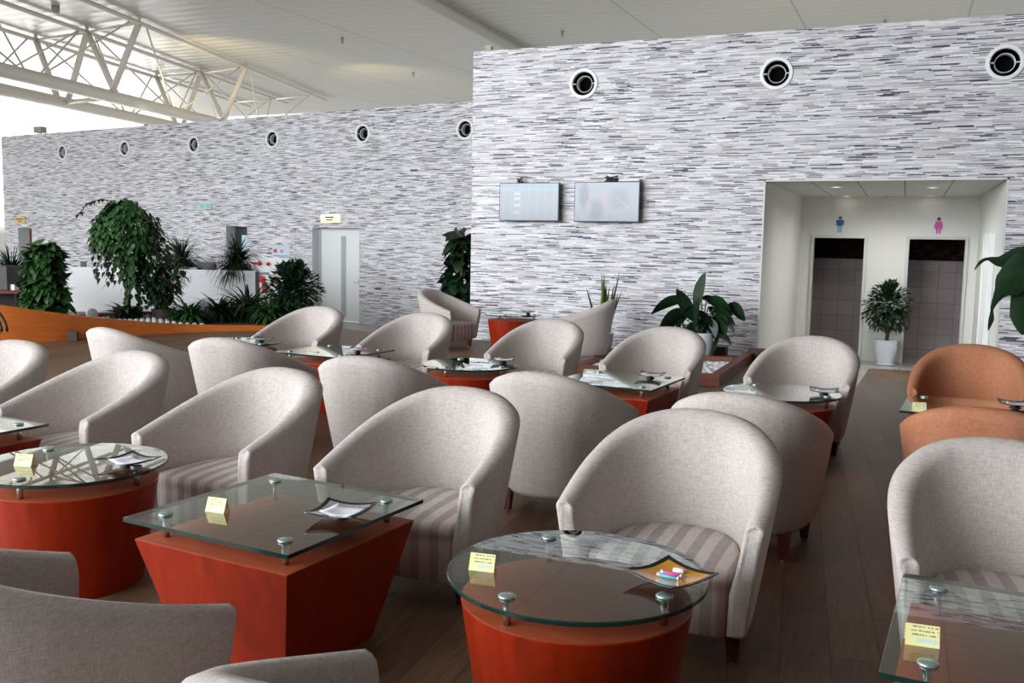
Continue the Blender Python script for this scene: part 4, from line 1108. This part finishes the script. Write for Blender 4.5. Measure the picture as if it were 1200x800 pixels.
# ================================================================== RIGHT PLANTER BOX
pb_ = thing('planter_box', 'brown wooden planter box with white pebbles against the mosaic wall', 'planter')
x0, x1, ya, yb_ = -3.7, -1.90, 10.75, Y0-0.02
MB().box(x0, x1, ya, ya+0.09, 0, 0.135).build('front_board', M_BROWNWOOD, pb_)
MB().box(x1-0.11, x1, ya+0.09, yb_, 0, 0.135).build('side_board', M_BROWNWOOD, pb_)
MB().box(x0, x0+0.11, ya+0.09, yb_, 0, 0.135).build('side_board', M_BROWNWOOD, pb_)
MB().box(x0+0.11, x1-0.11, 12.25, 12.35, 0, 0.17).build('divider_board', M_BROWNWOOD, pb_)
MB().box(x0+0.11, x1-0.11, ya+0.09, 12.25, 0.0, 0.06).build('gravel_bed', M_SOIL, pb_)
pebbles('white_pebbles', lambda rr: (rr.uniform(x0+0.14, x1-0.14), rr.uniform(ya+0.12, 12.22), 0.06+rr.uniform(0, 0.03)), 1500, 'white pebbles in the brown planter box by the mosaic wall', (0.03, 0.045), 5)
q = aty(835, 417, 13.3)
o = MB().box(-0.30, 0.22, -0.1, 0.1, 0, 0.20).build('wooden_trough', M_DARKWOOD, bevel=0.006); o.location = (q.x-0.02, 13.3, 0.0); tag(o, 'small dark wooden trough at the back of the brown planter box', 'trough')
o = MB().box(-0.22, 0.28, -0.1, 0.1, 0, 0.19).build('wooden_trough', M_DARKWOOD, bevel=0.006); o.location = (q.x+0.72, 13.35, 0.0); tag(o, 'dark wooden trough at the right back corner of the brown planter box', 'trough')

# ================================================================== PLANTS
def leaf(mb, base, d, L, W, droop=0.3, nseg=6, shape='oval', fold=0.15, roll=0.0):
    """one curved leaf from base in direction d"""
    d = Vector(d).normalized(); side = d.cross(Vector((0, 0, 1)))
    if side.length < 1e-3: side = Vector((1, 0, 0))
    side.normalize(); 
    if roll: side = Matrix.Rotation(roll, 3, d) @ side
    p = Vector(base); vs = []; fs = []; cur = d.copy()
    for i in range(nseg+1):
        t = i/nseg
        if shape == 'oval': w_ = W*sin(pi*min(1, t*0.97+0.03))**0.75
        elif shape == 'heart': w_ = W*(1.0 if t > 0.12 else 0.75)*((1-t)**0.65)*1.15 if t > 0 else W*0.35
        elif shape == 'blade': w_ = W*(1-t)**0.6*(0.7+0.6*t*(1-t)*2)
        else: w_ = W
        w_ = max(w_, W*0.03)
        up = side.cross(cur).normalized()
        vs += [p-side*w_+up*fold*w_, p, p+side*w_+up*fold*w_]
        if i < nseg:
            cur = (cur+Vector((0, 0, -droop*2/nseg))).normalized(); p = p+cur*(L/nseg)
    for i in range(nseg):
        a = i*3; fs += [(a, a+3, a+4, a+1), (a+1, a+4, a+5, a+2)]
    mb.add(vs, fs)
def rdir(rr, el0=-0.2, el1=0.9):
    a = rr.uniform(0, 2*pi); e_ = rr.uniform(el0, el1); return Vector((cos(a)*cos(e_), sin(a)*cos(e_), sin(e_)))
def foliage(mb, name, m_, parent): 
    me = mb.mesh(name, True, fix=False); return link(name, me, m_, parent)
def pot(parent, r, h, m_=None, name='pot'):
    MB().lathe([(r*0.7, 0), (r*0.78, h*0.05), (r*0.98, h*0.6), (r*1.0, h*0.85), (r*1.06, h*0.93), (r*1.06, h), (r*0.95, h), (r*0.93, h*0.88), (0.001, h*0.86)], n=28, cap=False).build(name, m_ or M_POT, parent, smooth=True, auto=50)

def vine_column(loc, h, r, n, L, W, lab, seed, m_=None, taper=0.85, potr=0.22, z0=0.25, shape='heart'):
    rr = random.Random(seed); t = thing('climbing_plant', lab, 'plant', loc)
    pot(t, potr, 0.3, mat('dark_pot', (0.05, 0.035, 0.03), 0.5))
    MB().tube([(0, 0, 0.2), (0, 0, h*0.92)], 0.035, 8).build('moss_pole', M_STEM, t)
    mb = MB()
    for i in range(n):
        z = z0+(h-z0)*rr.random()**1.05*rr.uniform(0.94, 1.05); a = rr.uniform(0, 2*pi); k = (1-0.45*max(0, (z/h-0.72)/0.28)**1.5)*r*(1-(1-taper)*(z/h))*rr.uniform(0.35, 1.15)*(1+0.15*sin(z*7+seed))
        d = Vector((cos(a), sin(a), rr.uniform(-0.5, 0.9)))
        leaf(mb, (cos(a)*k*0.6, sin(a)*k*0.6, z), d, L*rr.uniform(0.6, 1.15), W*rr.uniform(0.7, 1.15), rr.uniform(0.1, 1.1), 5, shape, 0.2, rr.uniform(-0.9, 0.9))
    for i in range(5):
        a = rr.uniform(0, 2*pi); leaf(mb, (cos(a)*0.05, sin(a)*0.05, h*0.95), (cos(a)*0.7, sin(a)*0.7, 0.8), L*1.1, W, 0.5, 6, shape)
    foliage(mb, 'foliage', m_ or M_LEAF, t); return t
def at_axis(px, py, dist, z=None):
    p = axis_pt(px, py, dist)
    return (p.x, p.y, p.z if z is None else z)
# tall leafy column at far left
vine_column(at_axis(53, 372, 15.2, 0.08), 1.34, 0.42, 620, 0.24, 0.10, 'tall bushy column of green leaves in the left planter beside the low cabinet', 11)
# plant behind the main wall corner
vine_column((aty(541, 350, 15.5).x, 15.5, LOW), 2.12, 0.34, 240, 0.36, 0.17, 'tall dark large-leaved climbing plant behind the main wall corner', 12, M_LEAFD)

# big drooping vine mound
rr = random.Random(21)
vp_ = at_axis(150, 375, 16.5, 0.08)
t = thing('trailing_vine', 'big mushroom-shaped trailing vine with heart leaves at left, one shoot arching out', 'plant', vp_)
pot(t, 0.24, 0.28, mat('dark_pot', (0.05, 0.035, 0.03), 0.5))
MB().tube([(0, 0, 0.2), (0.03, 0, 0.9), (-0.02, 0, 1.45)], 0.05, 8).build('trunk', M_STEM, t)
mb = MB()
pxm = 15.2/FPX
xr = Vector((CX.x, CX.y, 0)).normalized(); yr = Vector((-xr.y, xr.x, 0))
for i in range(1900):
    a = rr.uniform(0, 2*pi); e_ = rr.uniform(-0.25, pi/2); R = rr.uniform(0.8, 1.0)
    dd_v = Vector((cos(a)*cos(e_), sin(a)*cos(e_), sin(e_)))
    R *= 1+0.10*sin(3*a+1)*cos(2*e_)+0.06*sin(7*a)
    p = Vector((0, 0, 1.42))+xr*(dd_v.x*0.60*R)+yr*(dd_v.y*0.55*R)+Vector((0, 0, dd_v.z*0.68*R))
    leaf(mb, p, (xr*dd_v.x+yr*dd_v.y)+Vector((0, 0, dd_v.z*0.3-0.35)), rr.uniform(0.08, 0.14), rr.uniform(0.035, 0.055), rr.uniform(0.4, 1.1), 4, 'heart', 0.2, rr.uniform(-0.5, 0.5))
for s in range(60):       # hanging strands below
    a = rr.uniform(0, 2*pi); k = rr.uniform(0.12, 0.55); base = Vector((0, 0, 1.40))+xr*(cos(a)*k*1.0)+yr*(sin(a)*k)
    ln = rr.uniform(0.25, 0.85) if cos(a) < 0.1 else rr.uniform(0.5, 1.25)
    for j in range(int(ln/0.055)):
        q = base-Vector((0, 0, j*0.055))+Vector((rr.uniform(-.04, .04), rr.uniform(-.04, .04), 0))
        leaf(mb, q, (cos(a+rr.uniform(-1, 1)), sin(a+rr.uniform(-1, 1)), -0.6), rr.uniform(0.08, 0.13), rr.uniform(0.03, 0.05), 0.8, 4, 'heart', 0.2)
foliage(mb, 'foliage', M_LEAF, t)
mb = MB(); path = [Vector((0, 0, 2.0))+xr*(-0.12), xr*(-0.22)+Vector((0, 0, 2.13)), xr*(-0.42)+Vector((0, 0, 2.16)), xr*(-0.66)+Vector((0, 0, 2.08)), xr*(-0.84)+Vector((0, 0, 1.86))]
MB().tube(path, 0.008, 6).build('shoot', M_STEM, t)
for i in range(38):
    k = rr.uniform(0.6, 3.99); a_ = path[int(k)].lerp(path[min(int(k)+1, 4)], k-int(k))
    leaf(mb, a_, rdir(rr, -0.8, 0.5), rr.uniform(0.06, 0.10), 0.032, 0.7, 4, 'heart')
foliage(mb, 'shoot_leaves', M_LEAFD, t)

# upright leafy plant right of the mound
rr = random.Random(22)
t = thing('leafy_plant', 'dark upright leafy plant right beside the big trailing vine', 'plant', at_axis(192, 375, 16.6, 0.08))
pot(t, 0.2, 0.25, mat('dark_pot', (0.05, 0.035, 0.03), 0.5))
mb = MB(); ms = MB()
for s in range(16):
    a = rr.uniform(0, 2*pi); top = Vector((cos(a)*rr.uniform(0.1, 0.42), sin(a)*rr.uniform(0.1, 0.42), rr.uniform(0.65, 1.35)))
    ms.tube([(cos(a)*0.05, sin(a)*0.05, 0.2), top*0.6+Vector((0, 0, 0.1)), top], [0.012, 0.01, 0.006], 6)
    for j in range(24):
        q = top*(0.35+0.68*j/24)
        leaf(mb, (q.x, q.y, q.z+0.08), rdir(rr, -0.3, 0.6), rr.uniform(0.16, 0.26), rr.uniform(0.03, 0.045), rr.uniform(0.4, 0.9), 6, 'oval', 0.2)
foliage(mb, 'foliage', M_LEAFD, t); ms.build('stem', M_STEM, t)
mb = MB()
for j in range(9): leaf(mb, (0.02, 0, 0.85), (rr.uniform(-0.4, 0.4), rr.uniform(-0.4, 0.4), 1), 0.34, 0.03, 0.15, 6, 'blade')
foliage(mb, 'young_leaves', M_LEAFL, t)

def grassy(loc, n, L, W, lab, seed, m_, potr=0.12, spread=(0.2, 1.35), name='grassy_plant', poth=0.14, droop=(0.7, 1.3), z0=None):
    rr = random.Random(seed); t = thing(name, lab, 'plant', loc); pot(t, potr, poth, mat('dark_pot', (0.05, 0.035, 0.03), 0.5)); mb = MB()
    for i in range(n):
        leaf(mb, (rr.uniform(-.03, .03), rr.uniform(-.03, .03), poth*0.85), rdir(rr, *spread), L*rr.uniform(0.6, 1.1), W, rr.uniform(*droop), 9, 'blade', 0.3)
    foliage(mb, 'foliage', m_, t); return t
c_ = on_counter(213, 0.4); grassy((c_.x, c_.y, c_.z), 420, 0.82, 0.016, 'spiky arching grassy plant on the reception counter right of the vine', 31, M_LEAFD, spread=(0.25, 1.5))
c_ = on_counter(278, 0.35); grassy((c_.x, c_.y, c_.z), 460, 0.86, 0.017, 'spiky arching grassy plant at the right end of the reception counter', 32, M_LEAFD, spread=(0.15, 1.5))
grassy(at_axis(14, 345, 17.5, 0.55), 320, 0.9, 0.018, 'dark grassy plant behind the low cabinet at the left edge', 33, M_LEAFD, spread=(0.2, 1.45), poth=0.2)
# low ferns along the planter
for i, (px, py, ds, L, n, m_, lab) in enumerate(((150, 378, 16.3, 0.55, 200, M_LEAFD, 'low dark fern under the trailing vine'), (222, 381, 16.55, 0.62, 230, M_LEAF, 'low fern spilling over the planter edge right of the vine'),
        (258, 378, 17.3, 0.66, 240, M_LEAFD, 'low broad fern in front of the white counter'), (290, 372, 17.7, 0.95, 300, M_LEAFD, 'taller dark fern at the right end of the white counter'), (318, 380, 17.2, 0.66, 240, M_LEAF, 'low green fern left of the round dark bush'))):
    grassy(at_axis(px, py, ds, 0.08), n, L, 0.035, lab, 40+i, m_, spread=(0.1, 1.2), name='fern', poth=0.1, droop=(0.5, 1.0))
# hanging tuft over the edge
# round dark bush
rr = random.Random(51)
t = thing('round_bush', 'rounded dark bush in front of the left side of the white door', 'plant', at_axis(343, 380, 17.7, 0.0)); pot(t, 0.2, 0.2, mat('dark_pot', (0.05, 0.035, 0.03), 0.5))
MB().tube([(0, 0, 0.15), (0, 0, 0.6)], 0.03, 8).build('trunk', M_STEM, t)
mb = MB()
for i in range(1500):
    d = rdir(rr, -1.2, 1.5); R = rr.uniform(0.12, 1.0)
    q = Vector((d.x*0.56*R, d.y*0.5*R, 0.56+d.z*0.56*R)); leaf(mb, q, d+Vector((0, 0, 0.2)), rr.uniform(0.11, 0.17), rr.uniform(0.028, 0.04), rr.uniform(0.2, 0.8), 4, 'oval', 0.15, rr.uniform(-0.7, 0.7))
for i in range(26):
    d = rdir(rr, 0.6, 1.4); q = Vector((d.x*0.45, d.y*0.4, 0.55+d.z*0.50))
    for j in range(7): leaf(mb, q+Vector((0, 0, 0.02*j)), rdir(rr, 0.2, 1.2), 0.13, 0.028, 0.3, 4, 'oval')
foliage(mb, 'foliage', M_LEAFD, t)

# snake plant
rr = random.Random(61)
t = thing('snake_plant', 'snake plant with upright yellow-edged leaves behind the distant side-on chair', 'plant', aty(706, 398, 13.3)); t.location.z = 0.0
pot(t, 0.16, 0.30, M_POT); mb = MB(); me2 = MB()
for (dx, h_, lean) in ((-0.18, 0.86, -0.28), (-0.05, 1.05, -0.02), (-0.02, 1.04, 0.02), (0.03, 0.88, 0.0), (0.09, 0.86, 0.08), (0.13, 0.90, 0.12), (0.16, 1.10, 0.16), (0.19, 0.98, 0.15), (0.17, 0.78, 0.25), (0.10, 0.82, 0.3)):
    d = Vector((lean, rr.uniform(-0.08, 0.08), 1))
    b0 = (dx*0.4, rr.uniform(-0.05, 0.05), 0.22)
    leaf(mb, b0, d, h_-0.2+0.12, 0.052, 0.0, 8, 'blade', 0.4, rr.uniform(-0.5, 0.5))
    leaf(me2, (b0[0], b0[1]+0.004, b0[2]), d, h_-0.2+0.12, 0.070, 0.0, 8, 'blade', 0.4, rr.uniform(-0.5, 0.5))
foliage(mb, 'leaf_core', M_LEAF, t); foliage(me2, 'leaf_edge', mat('leaf_yellow', (0.36, 0.38, 0.10), 0.45), t)

# broad-leaved plant by the box planter
t = thing('broad_leaf_plant', 'broad glossy dark leaved plant in a white pot in the brown planter box', 'plant', aty(822, 412, 12.9)); t.location.z = 0.0
t.scale = (1, 1, 1)
pot(t, 0.17, 0.42, M_POT)
S_ = 12.9*0.922/FPX+0.75/FPX
mb = MB(); ms = MB(); rr = random.Random(71)
def broad(px0, py0, px1, py1, W, dep, droop=0.35, roll=0.0):
    """leaf whose stalk starts at (px0,py0) and whose tip is near (px1,py1)"""
    o_ = t.location; Yp = o_.y+dep
    a = aty(px0, py0, Yp)-o_; b = aty(px1, py1, Yp-0.06)-o_
    L = (b-a).length
    d = (b-a).normalized()+Vector((0, 0, droop*0.8))
    leaf(mb, a, d, L*1.08, W*1.3, droop, 9, 'oval', 0.22, roll)
    ms.tube([(0, 0, 0.38), ((a.x)*0.4, a.y*0.5, 0.38+(a.z-0.38)*0.6), a], 0.008, 6)
for args in ((815, 365, 826, 322, 0.105, 0.0, 0.0, 1.2), (806, 352, 763, 363, 0.085, 0.0, 0.5, 0.9), (812, 376, 794, 341, 0.085, -0.1, 0.0, -1.0), (814, 385, 820, 350, 0.09, -0.12, 0, 1.3), (828, 352, 858, 366, 0.11, 0.02, 0.3, -0.9),
             (852, 358, 873, 373, 0.10, 0.05, 0.3, -1.0), (822, 350, 850, 360, 0.09, 0.1, 0.4, -0.6), (808, 366, 772, 384, 0.11, 0.0, 0.5, 0.8), (800, 372, 770, 392, 0.09, 0.1, 0.4, 0.9), (826, 372, 836, 398, 0.10, 0.0, 0.3, 1.2),
             (838, 366, 850, 392, 0.10, 0.02, 0.3, -1.2), (820, 376, 806, 400, 0.09, 0.05, 0.3, 1.2), (830, 360, 846, 386, 0.10, 0.12, 0.4, -1.0), (816, 360, 790, 378, 0.10, 0.12, 0.4, 0.9), (824, 368, 822, 402, 0.09, 0.1, 0.2, 1.3),
             (812, 358, 800, 380, 0.09, -0.05, 0.3, 0.5), (836, 362, 862, 380, 0.09, -0.05, 0.4, -0.7)):
    broad(*args)
for i in range(16):
    x_, y_ = rr.uniform(798, 846), rr.uniform(356, 392); a_ = rr.uniform(0, 2*pi)
    broad(x_, y_, x_+26*cos(a_), y_+12+18*abs(sin(a_)), rr.uniform(0.06, 0.085), rr.uniform(-0.05, 0.22), 0.4, rr.uniform(-1.1, 1.1))
foliage(mb, 'leaf_cluster', M_LEAFD, t); ms.build('stalk', mat('stalk_green', (0.10, 0.17, 0.05), 0.5), t)

# potted ficus between washroom doors
fp = atz(1037, 427, LOW)
t = thing('potted_ficus', 'round dark potted tree in a white ceramic pot between the washroom doors', 'plant', (fp.x, min(fp.y, 17.75), LOW))
MB().lathe([(0.14, 0.0), (0.16, 0.01), (0.16, 0.03), (0.13, 0.035), (0.135, 0.06), (0.19, 0.30), (0.195, 0.34), (0.185, 0.40), (0.20, 0.43), (0.20, 0.45), (0.175, 0.45), (0.165, 0.40), (0.001, 0.40)], n=32, cap=False).build('pot', M_POT, t, smooth=True, auto=50)
MB().tube([(0, 0, 0.38), (0.02, 0, 0.6), (-0.02, 0, 0.9)], [0.035, 0.03, 0.02], 8).tube([(0.01, 0, 0.55), (0.16, 0, 0.85)], 0.015, 6).tube([(0.01, 0, 0.55), (-0.15, 0.05, 0.85)], 0.015, 6).build('trunk', M_STEM, t, smooth=True)
rr = random.Random(81); mb = MB()
for i in range(950):
    d = rdir(rr, -1.0, 1.5); R = rr.uniform(0.35, 1.0)
    q = Vector((d.x*0.40*R, d.y*0.36*R, 1.00+d.z*0.44*R)); leaf(mb, q, d+Vector((0, 0, -0.1)), rr.uniform(0.09, 0.13), rr.uniform(0.022, 0.032), rr.uniform(0.2, 0.9), 4, 'oval', 0.15, rr.uniform(-0.7, 0.7))
foliage(mb, 'foliage', M_LEAFD, t)

# large drooping plant at the right edge
YR = 9.6
t = thing('drooping_plant', 'dark plant with long curled drooping leaves at the right picture edge', 'plant', (2.05, YR, 0.0))
pot(t, 0.22, 0.45, M_POT)
mb = MB(); ms = MB()
def dleaf(pts, Ws, dy=0.0):
    """leaf along a given centre line"""
    o_ = t.location; P = [aty(x, y, YR+dy-0.03*i)-o_ for i, (x, y) in enumerate(pts)]
    P2 = smooth_path([tuple(p) for p in P], 4); n = len(P2); vs = []; fs = []
    for i, p in enumerate(P2):
        p = Vector(p); a = Vector(P2[max(i-1, 0)]); b = Vector(P2[min(i+1, n-1)]); d = (b-a).normalized()
        side = d.cross(Vector((0.25, -1, 0.2))).normalized()
        k = i/(n-1)*(len(Ws)-1); j = min(int(k), len(Ws)-2); w_ = Ws[j]*(1-(k-j))+Ws[j+1]*(k-j)
        up = Vector((0, -1, 0.3))*0.25*w_
        vs += [p-side*w_-up, p, p+side*w_-up]
    for i in range(n-1):
        a = i*3; fs += [(a, a+3, a+4, a+1), (a+1, a+4, a+5, a+2)]
    mb.add(vs, fs)
dleaf([(1215, 296), (1192, 301), (1172, 306), (1158, 303), (1149, 307), (1142, 316)], [0.09, 0.09, 0.05, 0.014, 0.015, 0.004])
dleaf([(1205, 300), (1192, 322), (1178, 336), (1170, 346), (1163, 360), (1162, 372), (1158, 387)], [0.10, 0.15, 0.13, 0.06, 0.03, 0.012, 0.025, 0.004], -0.06)
dleaf([(1215, 318), (1206, 345), (1200, 372), (1198, 392)], [0.12, 0.15, 0.12, 0.01], 0.02)
dleaf([(1235, 300), (1225, 330), (1214, 360), (1204, 378)], [0.12, 0.18, 0.14, 0.02], 0.05)
dleaf([(1225, 290), (1260, 280), (1290, 300), (1305, 340)], [0.06, 0.16, 0.14, 0.01], 0.05)
dleaf([(1230, 290), (1270, 300), (1280, 340), (1285, 380)], [0.06, 0.16, 0.14, 0.01], -0.15)
o_ = t.location
for (x, y) in ((1215, 298), (1205, 302), (1215, 318), (1235, 300), (1225, 290), (1230, 290)):
    a = aty(x, y, YR)-o_; ms.tube([(0, 0, 0.4), (a.x*0.4, a.y*0.4, 0.4+(a.z-0.4)*0.6), a], 0.012, 6)
foliage(mb, 'leaf_cluster', M_LEAFD, t); ms.build('stalk', mat('stalk_green', (0.10, 0.17, 0.05), 0.5), t)
